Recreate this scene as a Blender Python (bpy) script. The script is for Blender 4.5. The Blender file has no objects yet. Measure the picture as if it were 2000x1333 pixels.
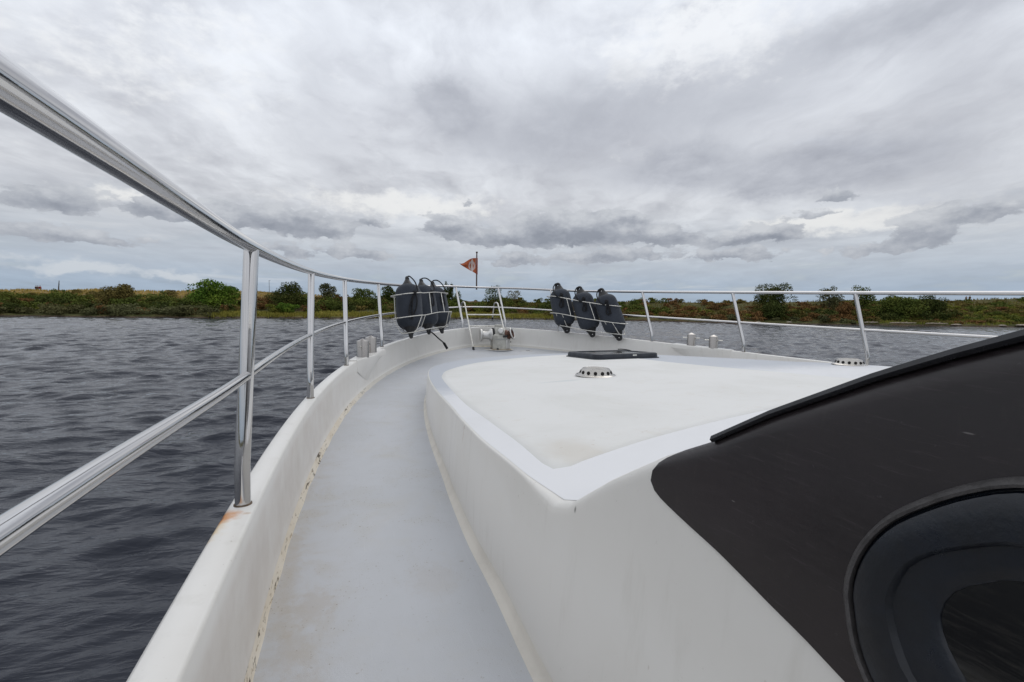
import bpy, bmesh, math, random
import numpy as np
from mathutils import Vector, Matrix

random.seed(7)
rng = np.random.default_rng(11)
scene = bpy.context.scene
COL = scene.collection
R = math.radians

# ------------------------------------------------------------------ camera, sky, sun, exposure
EYE = np.array([-2.393, 0.0, 2.6])          # standing on the port side deck; water is z = 0, deck about 1.77
HEAD = R(21.37)                             # camera heading, to starboard of the boat's axis (+Y)
PITCH = R(4.066); ROLL = R(0.76)
f0 = np.array([math.sin(HEAD), math.cos(HEAD), 0.0])      # level heading
r0v = np.array([math.cos(HEAD), -math.sin(HEAD), 0.0])    # level right
fw = f0 * math.cos(PITCH) + np.array([0, 0, -math.sin(PITCH)])
upl = np.cross(r0v, fw)
rt = r0v * math.cos(ROLL) + upl * math.sin(ROLL)
up = -r0v * math.sin(ROLL) + upl * math.cos(ROLL)
cam = bpy.data.cameras.new('camera')
cam.lens = 16.0; cam.sensor_width = 36.0; cam.clip_start = 0.02; cam.clip_end = 6000
cam_o = bpy.data.objects.new('camera', cam)
M = Matrix.Identity(4)
for i in range(3):
    M[i][0], M[i][1], M[i][2], M[i][3] = rt[i], up[i], -fw[i], EYE[i]
cam_o.matrix_world = M
COL.objects.link(cam_o); scene.camera = cam_o
scene.view_settings.view_transform = 'Standard'; scene.view_settings.look = 'None'
scene.view_settings.exposure = 0.0; scene.view_settings.gamma = 1.0
try: scene.view_settings.use_curve_mapping = False
except Exception: pass
scene.cycles.max_bounces = 6; scene.cycles.diffuse_bounces = 3; scene.cycles.glossy_bounces = 4
scene.cycles.transmission_bounces = 2; scene.cycles.caustics_reflective = False

SUN_EL = R(48); SUN_AZ = HEAD + R(22)       # behind thick cloud, ahead of the bow
sun = bpy.data.lights.new('sun', 'SUN'); sun.energy = 0.5; sun.angle = R(35); sun.color = (1.0, 0.965, 0.92)
sun_o = bpy.data.objects.new('sun', sun); COL.objects.link(sun_o)
sdir = Vector((math.sin(SUN_AZ) * math.cos(SUN_EL), math.cos(SUN_AZ) * math.cos(SUN_EL), math.sin(SUN_EL)))
sun_o.rotation_euler = sdir.to_track_quat('Z', 'Y').to_euler()


class NT:
    """small node-tree helper"""
    def __init__(s, tree): s.t = tree; s.n = tree.nodes; s.l = tree.links
    def node(s, typ, **kw):
        n = s.n.new(typ)
        for k, v in kw.items(): setattr(n, k, v)
        return n
    def put(s, sock, v):
        if v is None: return
        if hasattr(v, 'is_linked'): s.l.new(v, sock)
        elif isinstance(v, (tuple, list)) and len(v) == 3 and sock.type == 'RGBA': sock.default_value = (*v, 1)
        else: sock.default_value = v
    def m(s, op, a, b=None, c=None, clamp=False):
        n = s.node('ShaderNodeMath', operation=op, use_clamp=clamp)
        for i, v in enumerate((a, b, c)): s.put(n.inputs[i], v)
        return n.outputs[0]
    def vm(s, op, a, b=None, out=0):
        n = s.node('ShaderNodeVectorMath', operation=op)
        s.put(n.inputs[0], a); s.put(n.inputs[1], b)
        return n.outputs[out]
    def mix(s, f, a, b, blend='MIX'):
        n = s.node('ShaderNodeMix', data_type='RGBA', blend_type=blend)
        s.put(n.inputs[0], f); s.put(n.inputs[6], a); s.put(n.inputs[7], b)
        return n.outputs[2]
    def noise(s, vec, scale, detail=4, rough=.55, dist=0.0, out=0):
        n = s.node('ShaderNodeTexNoise')
        s.put(n.inputs['Vector'], vec); n.inputs['Scale'].default_value = scale
        n.inputs['Detail'].default_value = detail; n.inputs['Roughness'].default_value = rough
        n.inputs['Distortion'].default_value = dist
        return n.outputs[out]
    def ss(s, x, a, b, lo=0.0, hi=1.0):
        n = s.node('ShaderNodeMapRange', interpolation_type='SMOOTHSTEP')
        s.put(n.inputs[0], x)
        for i, v in enumerate((a, b, lo, hi)): n.inputs[i + 1].default_value = v
        return n.outputs[0]
    def ramp(s, x, stops, interp='LINEAR'):
        n = s.node('ShaderNodeValToRGB'); cr = n.color_ramp; cr.interpolation = interp
        while len(cr.elements) < len(stops): cr.elements.new(0.5)
        for e, (p, c) in zip(cr.elements, stops): e.position = p; e.color = (*c, 1)
        s.put(n.inputs[0], x)
        return n.outputs[0]
    def map(s, vec, scale=(1, 1, 1), loc=(0, 0, 0), rot=(0, 0, 0)):
        n = s.node('ShaderNodeMapping'); s.put(n.inputs[0], vec)
        n.inputs['Location'].default_value = loc; n.inputs['Scale'].default_value = scale; n.inputs['Rotation'].default_value = rot
        return n.outputs[0]
    def comb(s, x, y, z=0.0):
        n = s.node('ShaderNodeCombineXYZ')
        for i, v in enumerate((x, y, z)): s.put(n.inputs[i], v)
        return n.outputs[0]


# cloud masses: (azimuth from the heading, elevation, half width, half height, weight), degrees
CRISP = [(6.8, 10.0, 5.2, 2.0, 1.1), (8.5, 8.9, 6.0, 1.2, .55), (1.2, 8.4, 3.0, 1.3, .55), (-8.4, 9.6, 2.9, 1.3, .95), (-3.4, 8.4, 3.2, 1.2, .65), (18.3, 8.5, 3.6, 1.3, .8), (13.8, 10.6, 2.2, .7, .75), (28.9, 8.3, 2.4, .95, .85), (25.0, 7.9, 2.2, .8, .65), (41.8, 7.4, 2.2, 1.3, .85), (38.9, 6.1, 3.1, .8, .5), (35.0, 11.5, 2.4, .8, .66),
         (-45.1, 8.8, 2.7, 1.3, .85), (-26.6, 9.2, 4.6, 1.7, .9), (-37.9, 9.2, 2.2, 1.0, .65), (-21.4, 8.4, 2.2, .9, .6), (-33.5, 8.9, 3.2, 1.3, .6), (-17.4, 9.7, 1.6, .6, .6), (-5.9, 12.5, 1.3, .5, .42), (11.8, 6.3, 5.6, .9, .6), (-.1, 5.9, 4.1, .8, .5), (25.5, 6.2, 5.2, .7, .6), (-18.6, 6.3, 3.8, .9, .55), (-26.2, 6.1, 3.6, .8, .45), (-43.4, 5.9, 5.4, .9, .55), (45.0, 8.9, 3.0, 1.0, .6), (32.5, 9.9, 2.0, .5, .4)]
SOFT = [(33.2, 14.5, 6.2, 2.2, 1.35), (28.6, 13.5, 3.4, 1.2, .7), (20.2, 16.2, 3.8, 1.7, .85), (-8.6, 24.0, 3.4, 2.2, .75), (-6.5, 21.8, 3.0, 1.6, .4), (7.7, 22.8, 13.0, 4.4, .55), (25.7, 21.8, 14.0, 5.0, .45), (42.9, 12.9, 6.0, 4.2, .55), (40.3, 25.8, 9.0, 1.8, .8), (44.0, 20.6, 5.1, 3.1, .35), (-.3, 19.0, 9.5, 3.4, .5), (-22.8, 23.1, 3.4, 6.1, .30), (-46.1, 10.4, 3.3, 1.3, .45), (-39.9, 6.9, 9.8, 2.4, .25), (-18.5, 15.6, 7.0, 5.5, .2), (15.1, 15.2, 8.0, 2.8, .4)]
LIGHT = [(-43.0, 3.0, 2.7, 0.6, 0.9), (-36.5, 3.1, 2.4, 0.5, 0.9), (-47.4, 4.0, 1.8, 0.6, 0.6), (-46.4, 2.7, 1.8, 0.4, 0.4), (-13.3, 12.1, 10.1, 1.4, 0.9), (-39.0, 10.0, 3.8, 0.8, 0.8), (38.8, 8.9, 7.3, 1.1, 0.85), (31.7, 9.1, 5.5, 0.9, 0.6), (21.8, 28.2, 9.0, 3.9, 0.8), (-39.3, 21.1, 11.3, 3.7, 0.4), (12.4, 26.6, 2.4, 1.9, 0.5), (13.9, 18.0, 3.5, 0.9, 0.2), (-32.3, 26.3, 9.7, 2.4, 0.35), (14.1, 9.2, 1.6, 0.5, 0.5)]


def build_world():
    w = bpy.data.worlds.new('World'); scene.world = w; w.use_nodes = True
    t = w.node_tree; t.nodes.clear(); k = NT(t)
    tc = k.node('ShaderNodeTexCoord')
    vr = k.node('ShaderNodeVectorRotate', rotation_type='Z_AXIS')
    k.put(vr.inputs['Vector'], tc.outputs['Generated']); vr.inputs['Angle'].default_value = HEAD
    d = vr.outputs[0]
    sep = k.node('ShaderNodeSeparateXYZ'); k.put(sep.inputs[0], d)
    x, y, z = sep.outputs
    az = k.m('MULTIPLY', k.m('ARCTAN2', x, y), 57.2958)
    el = k.m('MULTIPLY', k.m('ARCSINE', z), 57.2958)
    ae = k.comb(az, el, 0.0)
    # flat-layer coordinates for the high overcast
    zi = k.m('ADD', k.m('MAXIMUM', z, 0.0), 0.16)
    pl = k.comb(k.m('DIVIDE', x, zi), k.m('DIVIDE', y, zi), 0.0)
    wv = k.vm('SUBTRACT', k.noise(pl, 1.3, 4, .55, out=1), (.5, .5, .5))
    pw = k.vm('ADD', pl, k.vm('MULTIPLY', wv, (.75, .75, 0)))
    n_str = k.noise(k.map(pw, (2.3, .62, 1), rot=(0, 0, -.22)), 1.25, 7, .58, .15)      # long rolls running away from the bow
    n_big = k.noise(pw, 1.9, 7, .56, .1)
    n_fine = k.noise(k.map(pl, (1.1, .85, 1)), 5.5, 7, .60, .1)
    # low-cloud coordinates: degrees, with billowing edges
    lc = k.map(ae, (.19, .33, 1))
    wob = k.vm('SUBTRACT', k.noise(lc, 1.7, 7, .62, out=1), (.5, .5, .5))
    wob2 = k.vm('SUBTRACT', k.noise(lc, 0.45, 3, .5, out=1), (.5, .5, .5))
    aew = k.vm('ADD', ae, k.vm('ADD', k.vm('MULTIPLY', wob, (4.6, 2.6, 0)), k.vm('MULTIPLY', wob2, (3.0, 1.0, 0))))
    n_low = k.noise(k.map(ae, (.20, .34, 1)), 2.1, 8, .60, .1)
    n_bank = k.noise(k.map(ae, (.050, .42, 1), loc=(3, 1, 0)), 1.6, 7, .6, .3)            # flat banks near the horizon

    def field(lst, base_flat=0.0):
        tot = None; mom = None
        for (a, e, sa, se, wt) in lst:
            v = k.vm('MULTIPLY', k.vm('SUBTRACT', aew, (a, e, 0)), (1 / sa, 1 / se, 0))
            r2 = k.vm('DOT_PRODUCT', v, v, out=1)
            sv = k.node('ShaderNodeSeparateXYZ'); k.put(sv.inputs[0], v)
            if base_flat:
                lo = k.m('MINIMUM', sv.outputs[1], 0.0); r2 = k.m('ADD', r2, k.m('MULTIPLY', k.m('MULTIPLY', lo, lo), base_flat))
            g = k.m('MULTIPLY', k.m('POWER', 2.718, k.m('MULTIPLY', r2, -0.8)), wt)
            tot = g if tot is None else k.m('ADD', tot, g)
            if base_flat:
                gm_ = k.m('MULTIPLY', g, sv.outputs[1]); mom = gm_ if mom is None else k.m('ADD', mom, gm_)
        return (tot, mom) if base_flat else tot
    crisp, crisp_m = field(CRISP, 1.2); soft = field(SOFT); light = field(LIGHT)
    e01 = k.m('DIVIDE', el, 90.0)
    base = k.ramp(e01, [(0.0, (.325, .405, .505)), (.025, (.375, .445, .54)), (.055, (.475, .52, .585)), (.085, (.56, .585, .63)), (.13, (.64, .652, .69)),
                        (.22, (.685, .70, .75)), (.33, (.775, .80, .865)), (.55, (.77, .785, .83)), (1.0, (.78, .79, .82))])
    ns = k.node('ShaderNodeTexSky', sky_type='NISHITA'); ns.sun_disc = False
    ns.sun_elevation = SUN_EL; ns.sun_rotation = SUN_AZ
    blue = k.mix(1.0, ns.outputs[0], (.09, .09, .09), 'MULTIPLY')
    gap = k.m('MULTIPLY', k.ss(k.m('ADD', n_big, k.m('MULTIPLY', el, .008)), .30, .52, .18, 0.0), k.ss(el, 0.5, 3.0))
    c = k.mix(gap, base, blue)
    # mottling of the high layer
    amp = k.ss(el, 4.0, 14.0, .35, 1.0)
    m1 = k.m('MULTIPLY', k.m('SUBTRACT', k.ss(n_str, .33, .67), .5), .20)
    m2 = k.m('MULTIPLY', k.m('SUBTRACT', k.ss(n_big, .34, .66), .5), .24)
    m3 = k.m('MULTIPLY', k.m('SUBTRACT', n_fine, .5), .42)
    f = k.m('ADD', 1.0, k.m('MULTIPLY', k.m('ADD', m1, k.m('ADD', m2, m3)), amp))
    c = k.mix(1.0, c, k.comb(f, f, k.m('ADD', k.m('MULTIPLY', f, .93), .07)), 'MULTIPLY')
    # flat grey banks low down
    bk = k.m('MULTIPLY', k.ss(n_bank, .46, .66), k.m('MULTIPLY', k.ss(el, 3.0, 5.5), k.ss(el, 8.0, 13.0, 1, 0)))
    c = k.mix(k.m('MULTIPLY', bk, .40), c, (.39, .415, .47))
    bw = k.m('MULTIPLY', k.ss(n_bank, .44, .28), k.m('MULTIPLY', k.ss(el, 1.0, 3.0), k.ss(el, 9.0, 14.0, 1, 0)))
    c = k.mix(k.m('MULTIPLY', bw, .35), c, (.70, .71, .73))
    # bright breaks
    lm = k.ss(k.m('ADD', light, k.m('MULTIPLY', k.m('SUBTRACT', n_low, .5), 1.5)), .16, .80)
    c = k.mix(k.m('MULTIPLY', lm, .85), c, k.ramp(e01, [(0.0, (.56, .60, .65)), (.05, (.62, .645, .68)), (.1, (.83, .82, .805)), (.3, (.91, .92, .95))]))
    # soft grey masses
    sm = k.ss(k.m('ADD', soft, k.m('ADD', k.m('MULTIPLY', k.m('SUBTRACT', n_big, .5), 1.1), k.m('MULTIPLY', k.m('SUBTRACT', n_fine, .5), .8))), .12, .95)
    c = k.mix(k.m('MULTIPLY', sm, .72), c, k.ramp(n_fine, [(.3, (.335, .35, .405)), (.7, (.47, .485, .54))]))
    # low cumulus with darker bases
    loose = k.m('MULTIPLY', k.m('MULTIPLY', k.ss(el, 4.0, 6.0), k.ss(el, 9.0, 13.0, 1, 0)), .10)
    cf = k.m('ADD', k.m('ADD', crisp, loose), k.m('MULTIPLY', k.m('SUBTRACT', n_low, .5), 1.25))
    cm = k.ss(cf, .30, .46)
    dk = k.ramp(k.m('ADD', k.m('SUBTRACT', k.m('MULTIPLY', n_low, 1.2), k.m('MULTIPLY', crisp, .35)), k.m('ADD', k.m('MULTIPLY', crisp_m, .75), .12)), [(.12, (.245, .265, .315)), (.45, (.345, .365, .415)), (.95, (.57, .585, .62))])
    c = k.mix(k.m('MULTIPLY', cm, .88), c, dk)
    c = k.mix(1.0, c, (1.005, 1.022, 1.030), 'MULTIPLY')
    bg = k.node('ShaderNodeBackground'); k.put(bg.inputs[0], c); bg.inputs[1].default_value = 1.0
    out = k.node('ShaderNodeOutputWorld'); k.l.new(bg.outputs[0], out.inputs[0])
    w.cycles.sampling_method = 'MANUAL'; w.cycles.sample_map_resolution = 512


build_world()

# ------------------------------------------------------------------ materials
def new_mat(name):
    m = bpy.data.materials.new(name); m.use_nodes = True
    k = NT(m.node_tree); b = m.node_tree.nodes['Principled BSDF']
    return m, k, b


def setp(b, k, **kw):
    names = dict(color='Base Color', rough='Roughness', metal='Metallic', ior='IOR', normal='Normal', coat='Coat Weight', coatr='Coat Roughness',
                 spec='Specular IOR Level', sheen='Sheen Weight', trans='Transmission Weight')
    for n, v in kw.items(): k.put(b.inputs[names[n]], v)


def bump(k, h, strength, dist):
    n = k.node('ShaderNodeBump'); n.inputs['Strength'].default_value = strength; n.inputs['Distance'].default_value = dist
    k.put(n.inputs['Height'], h)
    return n.outputs[0]


def objco(k): return k.node('ShaderNodeTexCoord').outputs['Object']


def spot(k, p, centre, rad, nz=None, wob=.5):
    """soft round patch about a fixed place on the boat"""
    v = k.vm('SUBTRACT', p, centre); v = k.vm('MULTIPLY', v, tuple(1 / r for r in rad))
    dd = k.vm('LENGTH', v, out=1)
    if nz is not None: dd = k.m('ADD', dd, k.m('MULTIPLY', k.m('SUBTRACT', nz, .5), wob * 2))
    return k.ss(dd, .25, 1.0, 1.0, 0.0)


def mat_gelcoat():
    m, k, b = new_mat('white_gelcoat'); p = objco(k)
    n1 = k.noise(p, 2.3, 6, .6, .4); n2 = k.noise(k.map(p, (9, 9, 1.5)), 2.0, 5, .6); n3 = k.noise(p, 26, 5, .62)
    c = k.mix(k.ss(n1, .42, .75, 0, .5), (.785, .765, .725), (.71, .685, .635))
    c = k.mix(k.ss(n2, .52, .78, 0, .38), c, (.60, .575, .52))
    n4 = k.noise(p, 70, 3, .6)
    c = k.mix(k.m('MULTIPLY', k.ss(n4, .68, .74), k.ss(n1, .45, .6, 0, .45)), c, (.36, .31, .25))
    # splash grime along the inside of the port bulwark
    sp_ = k.node('ShaderNodeSeparateXYZ'); k.put(sp_.inputs[0], p)
    gr = k.m('MULTIPLY', k.ss(sp_.outputs[0], -2.30, -2.15, 1, 0), k.m('MULTIPLY', k.ss(sp_.outputs[2], 2.02, 2.062, 1, 0), k.ss(sp_.outputs[1], 2.2, 4.5, 1, .35)))
    c = k.mix(k.m('MULTIPLY', gr, k.ss(k.noise(p, 7, 5, .6), .3, .7, .35, .8)), c, (.60, .545, .49))
    # rust bleeding from the near stanchion foot, out over the edge
    r1 = spot(k, p, (-2.664, 1.268, 2.08), (.060, .056, .2), n3, .45)
    r2 = spot(k, p, (-2.674, 1.225, 2.08), (.050, .12, .2), n3, .6)
    r3 = spot(k, p, (-2.600, 1.272, 2.085), (.016, .010, .012), n3, .6)
    c = k.mix(k.m('MULTIPLY', r2, .7), c, (.70, .46, .15))
    c = k.mix(k.m('MULTIPLY', r1, 1.0), c, (.58, .215, .02))
    c = k.mix(k.m('MULTIPLY', r3, .6), c, (.45, .25, .08))
    r5 = spot(k, p, (-2.656, 1.265, 2.08), (.007, .014, .2), n3, .3)
    c = k.mix(k.m('MULTIPLY', r5, .8), c, (.16, .04, .02))
    # small rust weeps and chips on the trunk side and on the bollard plinth
    for cx, cy, cz, rx, ry, rz, col in ((-1.893, 1.80, 2.105, .02, .006, .016, (.20, .07, .03)), (-1.90, 1.80, 2.07, .03, .004, .04, (.5, .36, .25)),
                                        (-1.926, .80, 2.188, .03, .006, .010, (.12, .11, .10))):
        c = k.mix(k.m('MULTIPLY', spot(k, p, (cx, cy, cz), (rx, ry, rz), n3, .3), .85), c, col)
    setp(b, k, color=c, rough=k.ss(n1, .3, .7, .30, .45), coat=.25, coatr=.12)
    k.put(b.inputs['Normal'], bump(k, k.noise(p, 3.0, 2, .5), .25, .02))
    return m


def mat_trunk_top():
    m, k, b = new_mat('trunk_top_paint'); p = objco(k)
    sep = k.node('ShaderNodeSeparateXYZ'); k.put(sep.inputs[0], p)
    n1 = k.noise(p, 2.0, 5, .6, .4); n3 = k.noise(p, 14, 6, .6)
    c = k.mix(k.ss(n1, .4, .7), (.755, .757, .77), (.725, .727, .735))
    # reflection of darker cloud painted in: margin turns grey-blue towards the front
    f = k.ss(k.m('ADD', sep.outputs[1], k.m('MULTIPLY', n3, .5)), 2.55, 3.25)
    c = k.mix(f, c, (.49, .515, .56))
    setp(b, k, color=c, rough=.52, coat=.04)
    return m


def mat_panel():
    m, k, b = new_mat('antislip_white'); p = objco(k)
    n1 = k.noise(p, 1.6, 6, .62, .5); n2 = k.noise(p, 9, 6, .65, .3); n3 = k.noise(p, 420, 2, .5); n5 = k.noise(p, 45, 4, .6)
    c = k.mix(k.ss(n1, .38, .72), (.745, .74, .72), (.685, .68, .65))
    c = k.mix(k.ss(n2, .55, .78, 0, .45), c, (.66, .62, .56))
    c = k.mix(k.m('MULTIPLY', k.ss(n5, .64, .72, 0, .5), k.ss(n2, .48, .6)), c, (.52, .44, .36))
    st = spot(k, p, (-1.70, 1.22, 2.16), (.14, .20, .2), n2, .6)
    c = k.mix(k.m('MULTIPLY', st, .28), c, (.55, .47, .36))
    wl = spot(k, p, (-.98, 2.66, 2.14), (.24, .05, .2), n2, .4)
    c = k.mix(k.m('MULTIPLY', wl, .4), c, (.50, .55, .56))
    setp(b, k, color=c, rough=.6)
    k.put(b.inputs['Normal'], bump(k, n3, .35, .002))
    return m


def mat_deck():
    m, k, b = new_mat('grey_deck_paint'); p = objco(k)
    n1 = k.noise(p, 1.7, 6, .6, .5); n2 = k.noise(p, 6, 7, .68, .6); n3 = k.noise(p, 520, 2, .5); n4 = k.noise(p, 38, 5, .65); n6 = k.noise(p, 120, 3, .6)
    c = k.mix(k.ss(n1, .35, .7), (.535, .548, .575), (.505, .518, .54))
    c = k.mix(k.ss(n2, .50, .75, 0, .45), c, (.49, .485, .47))
    for cx, cy, rx, ry, w in ((-2.46, 1.33, .085, .11, .75), (-2.50, 1.16, .07, .10, .55), (-2.53, 1.50, .035, .45, .5), (-2.12, 1.34, .10, .12, .35), (-2.47, 1.02, .06, .1, .5)):
        s = spot(k, p, (cx, cy, 1.77), (rx, ry, .2), n4, .85)
        c = k.mix(k.m('MULTIPLY', s, w * .5), c, (.42, .36, .29))
    sx = k.node('ShaderNodeSeparateXYZ'); k.put(sx.inputs[0], p)
    edge_ = k.m('MULTIPLY', k.ss(sx.outputs[0], -2.52, -2.32, 1, 0), k.ss(sx.outputs[1], 2.0, 3.6, 1, 0))
    c = k.mix(k.m('MULTIPLY', k.m('MULTIPLY', edge_, k.ss(n2, .38, .66)), .5), c, (.47, .425, .36))
    c = k.mix(k.ss(k.noise(p, 3.1, 6, .65, .4), .50, .74, 0, .4), c, (.50, .485, .45))
    sp = k.m('MULTIPLY', k.ss(n6, .63, .70), k.ss(n2, .44, .60))
    c = k.mix(k.m('MULTIPLY', sp, .75), c, (.24, .19, .13))
    c = k.mix(k.m('MULTIPLY', k.ss(n4, .66, .71), .45), c, (.33, .30, .25))
    sc1 = k.noise(k.map(p, (60, 3, 1), rot=(0, 0, .35)), 1.0, 5, .7); sc2 = k.noise(k.map(p, (70, 4, 1), rot=(0, 0, -.5)), 1.0, 5, .7)
    c = k.mix(k.m('MULTIPLY', k.ss(sc1, .62, .72), .28), c, (.62, .63, .64))
    c = k.mix(k.m('MULTIPLY', k.ss(sc2, .62, .72), .22), c, (.34, .34, .345))
    setp(b, k, color=c, rough=k.ss(n2, .3, .7, .48, .66))
    k.put(b.inputs['Normal'], bump(k, n3, .4, .002))
    return m


def mat_sealant():
    m, k, b = new_mat('cream_sealant'); p = objco(k)
    n1 = k.noise(p, 5, 5, .6); n2 = k.noise(k.map(p, (40, 9, 40)), 1.0, 5, .65, .5); n3 = k.noise(p, 1.4, 3, .5); n4 = k.noise(k.map(p, (90, 30, 90)), 1.0, 4, .6)
    c = k.mix(k.ss(n1, .35, .7), (.74, .68, .58), (.66, .58, .46))
    c = k.mix(k.m('MULTIPLY', k.ss(n2, .57, .615), k.ss(n3, .42, .54)), c, (.075, .055, .03))
    c = k.mix(k.m('MULTIPLY', k.ss(n4, .58, .66), .7), c, (.34, .26, .17))
    sep = k.node('ShaderNodeSeparateXYZ'); k.put(sep.inputs[0], p)
    c = k.mix(k.ss(sep.outputs[1], 3.2, 5.2, 0, .9), c, (.66, .64, .59))
    setp(b, k, color=c, rough=.6)
    return m


def mat_steel(name='polished_steel', rough=.045, col=(.63, .62, .615)):
    m, k, b = new_mat(name); p = objco(k)
    n1 = k.noise(p, 9, 5, .6); n2 = k.noise(p, 60, 3, .5)
    c = k.mix(k.ss(n1, .5, .8, 0, .35), col, (.52, .49, .45))
    setp(b, k, color=c, metal=1.0, rough=k.ss(n1, .3, .8, rough, rough + .09))
    k.put(b.inputs['Normal'], bump(k, n2, .04, .002))
    return m


def mat_plain(name, col, rough=.5, metal=0.0, var=.25, scale=12, bmp=0.0, coat=0.0, col2=None):
    m, k, b = new_mat(name); p = objco(k)
    n1 = k.noise(p, scale, 6, .62, .3)
    d = col2 if col2 else tuple(c * (1 - var) for c in col)
    c = k.mix(k.ss(n1, .36, .68), col, d)
    setp(b, k, color=c, rough=k.ss(n1, .3, .7, max(.03, rough - .06), rough + .08), metal=metal, coat=coat)
    if bmp: k.put(b.inputs['Normal'], bump(k, k.noise(p, scale * 6, 3, .6), bmp, .004))
    return m


def mat_fender():
    m, k, b = new_mat('navy_fender_cloth'); p = objco(k)
    n1 = k.noise(p, 6, 5, .6); n2 = k.noise(p, 260, 2, .5); n3 = k.noise(p, 24, 5, .65)
    c = k.mix(k.ss(n1, .35, .7), (.039, .046, .060), (.027, .033, .044))
    c = k.mix(k.ss(n3, .58, .75, 0, .35), c, (.075, .085, .105))
    setp(b, k, color=c, rough=.75, sheen=.08, spec=.3)
    k.put(b.inputs['Normal'], bump(k, n2, .4, .003))
    return m


def mat_band():
    m, k, b = new_mat('dark_brown_paint'); p = objco(k)
    n1 = k.noise(p, 5, 5, .6); n2 = k.noise(k.map(p, (30, 14, 160), rot=(.5, 0, 0)), 1.6, 5, .7); n3 = k.noise(p, 130, 4, .65); n4 = k.noise(k.map(p, (60, 60, 12)), 1.0, 4, .6)
    c = k.mix(k.ss(n1, .35, .7), (.0225, .0162, .0178), (.0145, .0105, .0112))
    c = k.mix(k.ss(n2, .54, .76, 0, .5), c, (.060, .047, .054))
    c = k.mix(k.m('MULTIPLY', k.ss(n3, .66, .76), .22), c, (.12, .11, .12))
    c = k.mix(k.ss(n4, .62, .8, 0, .25), c, (.05, .04, .035))
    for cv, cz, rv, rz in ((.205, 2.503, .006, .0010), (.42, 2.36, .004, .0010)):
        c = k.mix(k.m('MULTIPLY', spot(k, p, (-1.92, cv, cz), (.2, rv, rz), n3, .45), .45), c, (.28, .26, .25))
    setp(b, k, color=c, rough=k.ss(n2, .3, .7, .30, .50), spec=.5, coat=.12, coatr=.18)
    k.put(b.inputs['Normal'], bump(k, n3, .12, .001))
    return m


def mat_glass():
    m, k, b = new_mat('dark_window_glass'); p = objco(k)
    n1 = k.noise(k.map(p, (30, 30, 260), rot=(-.55, 0, 0)), 1.0, 5, .7); n2 = k.noise(p, 8, 4, .6)
    c = k.mix(k.ss(n1, .48, .75, 0, .8), (.002, .002, .002), (.014, .013, .010))  # brownish diagonal reflection streaks painted into the glass colour
    setp(b, k, color=c, rough=k.ss(n1, .4, .7, .08, .25))
    return m


def mat_water():
    m, k, b = new_mat('river_water'); p = objco(k)
    q = k.map(p, (1, 1, 1), rot=(0, 0, HEAD - .16))
    def ridge(v): return k.m('SUBTRACT', 1.0, k.m('ABSOLUTE', k.m('MULTIPLY', k.m('SUBTRACT', v, .5), 2.6)))
    n0 = ridge(k.noise(k.map(q, (.42, 1.5, 1)), 1.5, 3, .5, .6))
    n1 = ridge(k.noise(k.map(q, (.8, 2.5, 1), loc=(5, 2, 0)), 3.4, 3, .5, .6))
    n2 = k.noise(k.map(q, (.9, 2.3, 1), loc=(1, 7, 0)), 10.0, 4, .6, .5)
    gust = k.ss(k.noise(k.map(q, (.05, .16, 1)), 1.0, 3, .5), .35, .65, .85, 1.1)
    h = k.m('ADD', k.m('MULTIPLY', n0, 1.0), k.m('ADD', k.m('MULTIPLY', n1, .42), k.m('MULTIPLY', n2, .26)))
    h = k.m('MULTIPLY', h, gust)
    n = k.node('ShaderNodeBump'); n.inputs['Strength'].default_value = .78; n.inputs['Distance'].default_value = .036
    k.put(n.inputs['Height'], h)
    setp(b, k, color=k.mix(k.noise(p, .05, 3), (.010, .014, .027), (.014, .017, .027)), rough=.05, ior=1.333)
    k.put(b.inputs['Normal'], n.outputs[0])
    return m


def mat_leaf(name, a, bcol, c3=None):
    """leaf mass: each leaf clump has its own hue"""
    m, k, b = new_mat(name)
    g = k.node('ShaderNodeNewGeometry')
    rnd = g.outputs['Random Per Island']
    stops = [(0.0, a), (.75, bcol), (1.0, c3 if c3 else tuple(min(1, 1.3 * v) for v in bcol))]
    p = objco(k); n1 = k.noise(p, .30, 4, .6); n2 = k.noise(p, .13, 2, .5)
    c = k.ramp(k.m('ADD', k.m('MULTIPLY', rnd, .45), k.ss(n1, .34, .68, -.08, .62)), stops)
    c = k.mix(k.ss(n2, .45, .66, 0, .5), c, tuple((x * .7 + w_) for x, w_ in zip(bcol, (.035, .016, .0))))
    setp(b, k, color=c, rough=.85, spec=.04)
    return m


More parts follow.
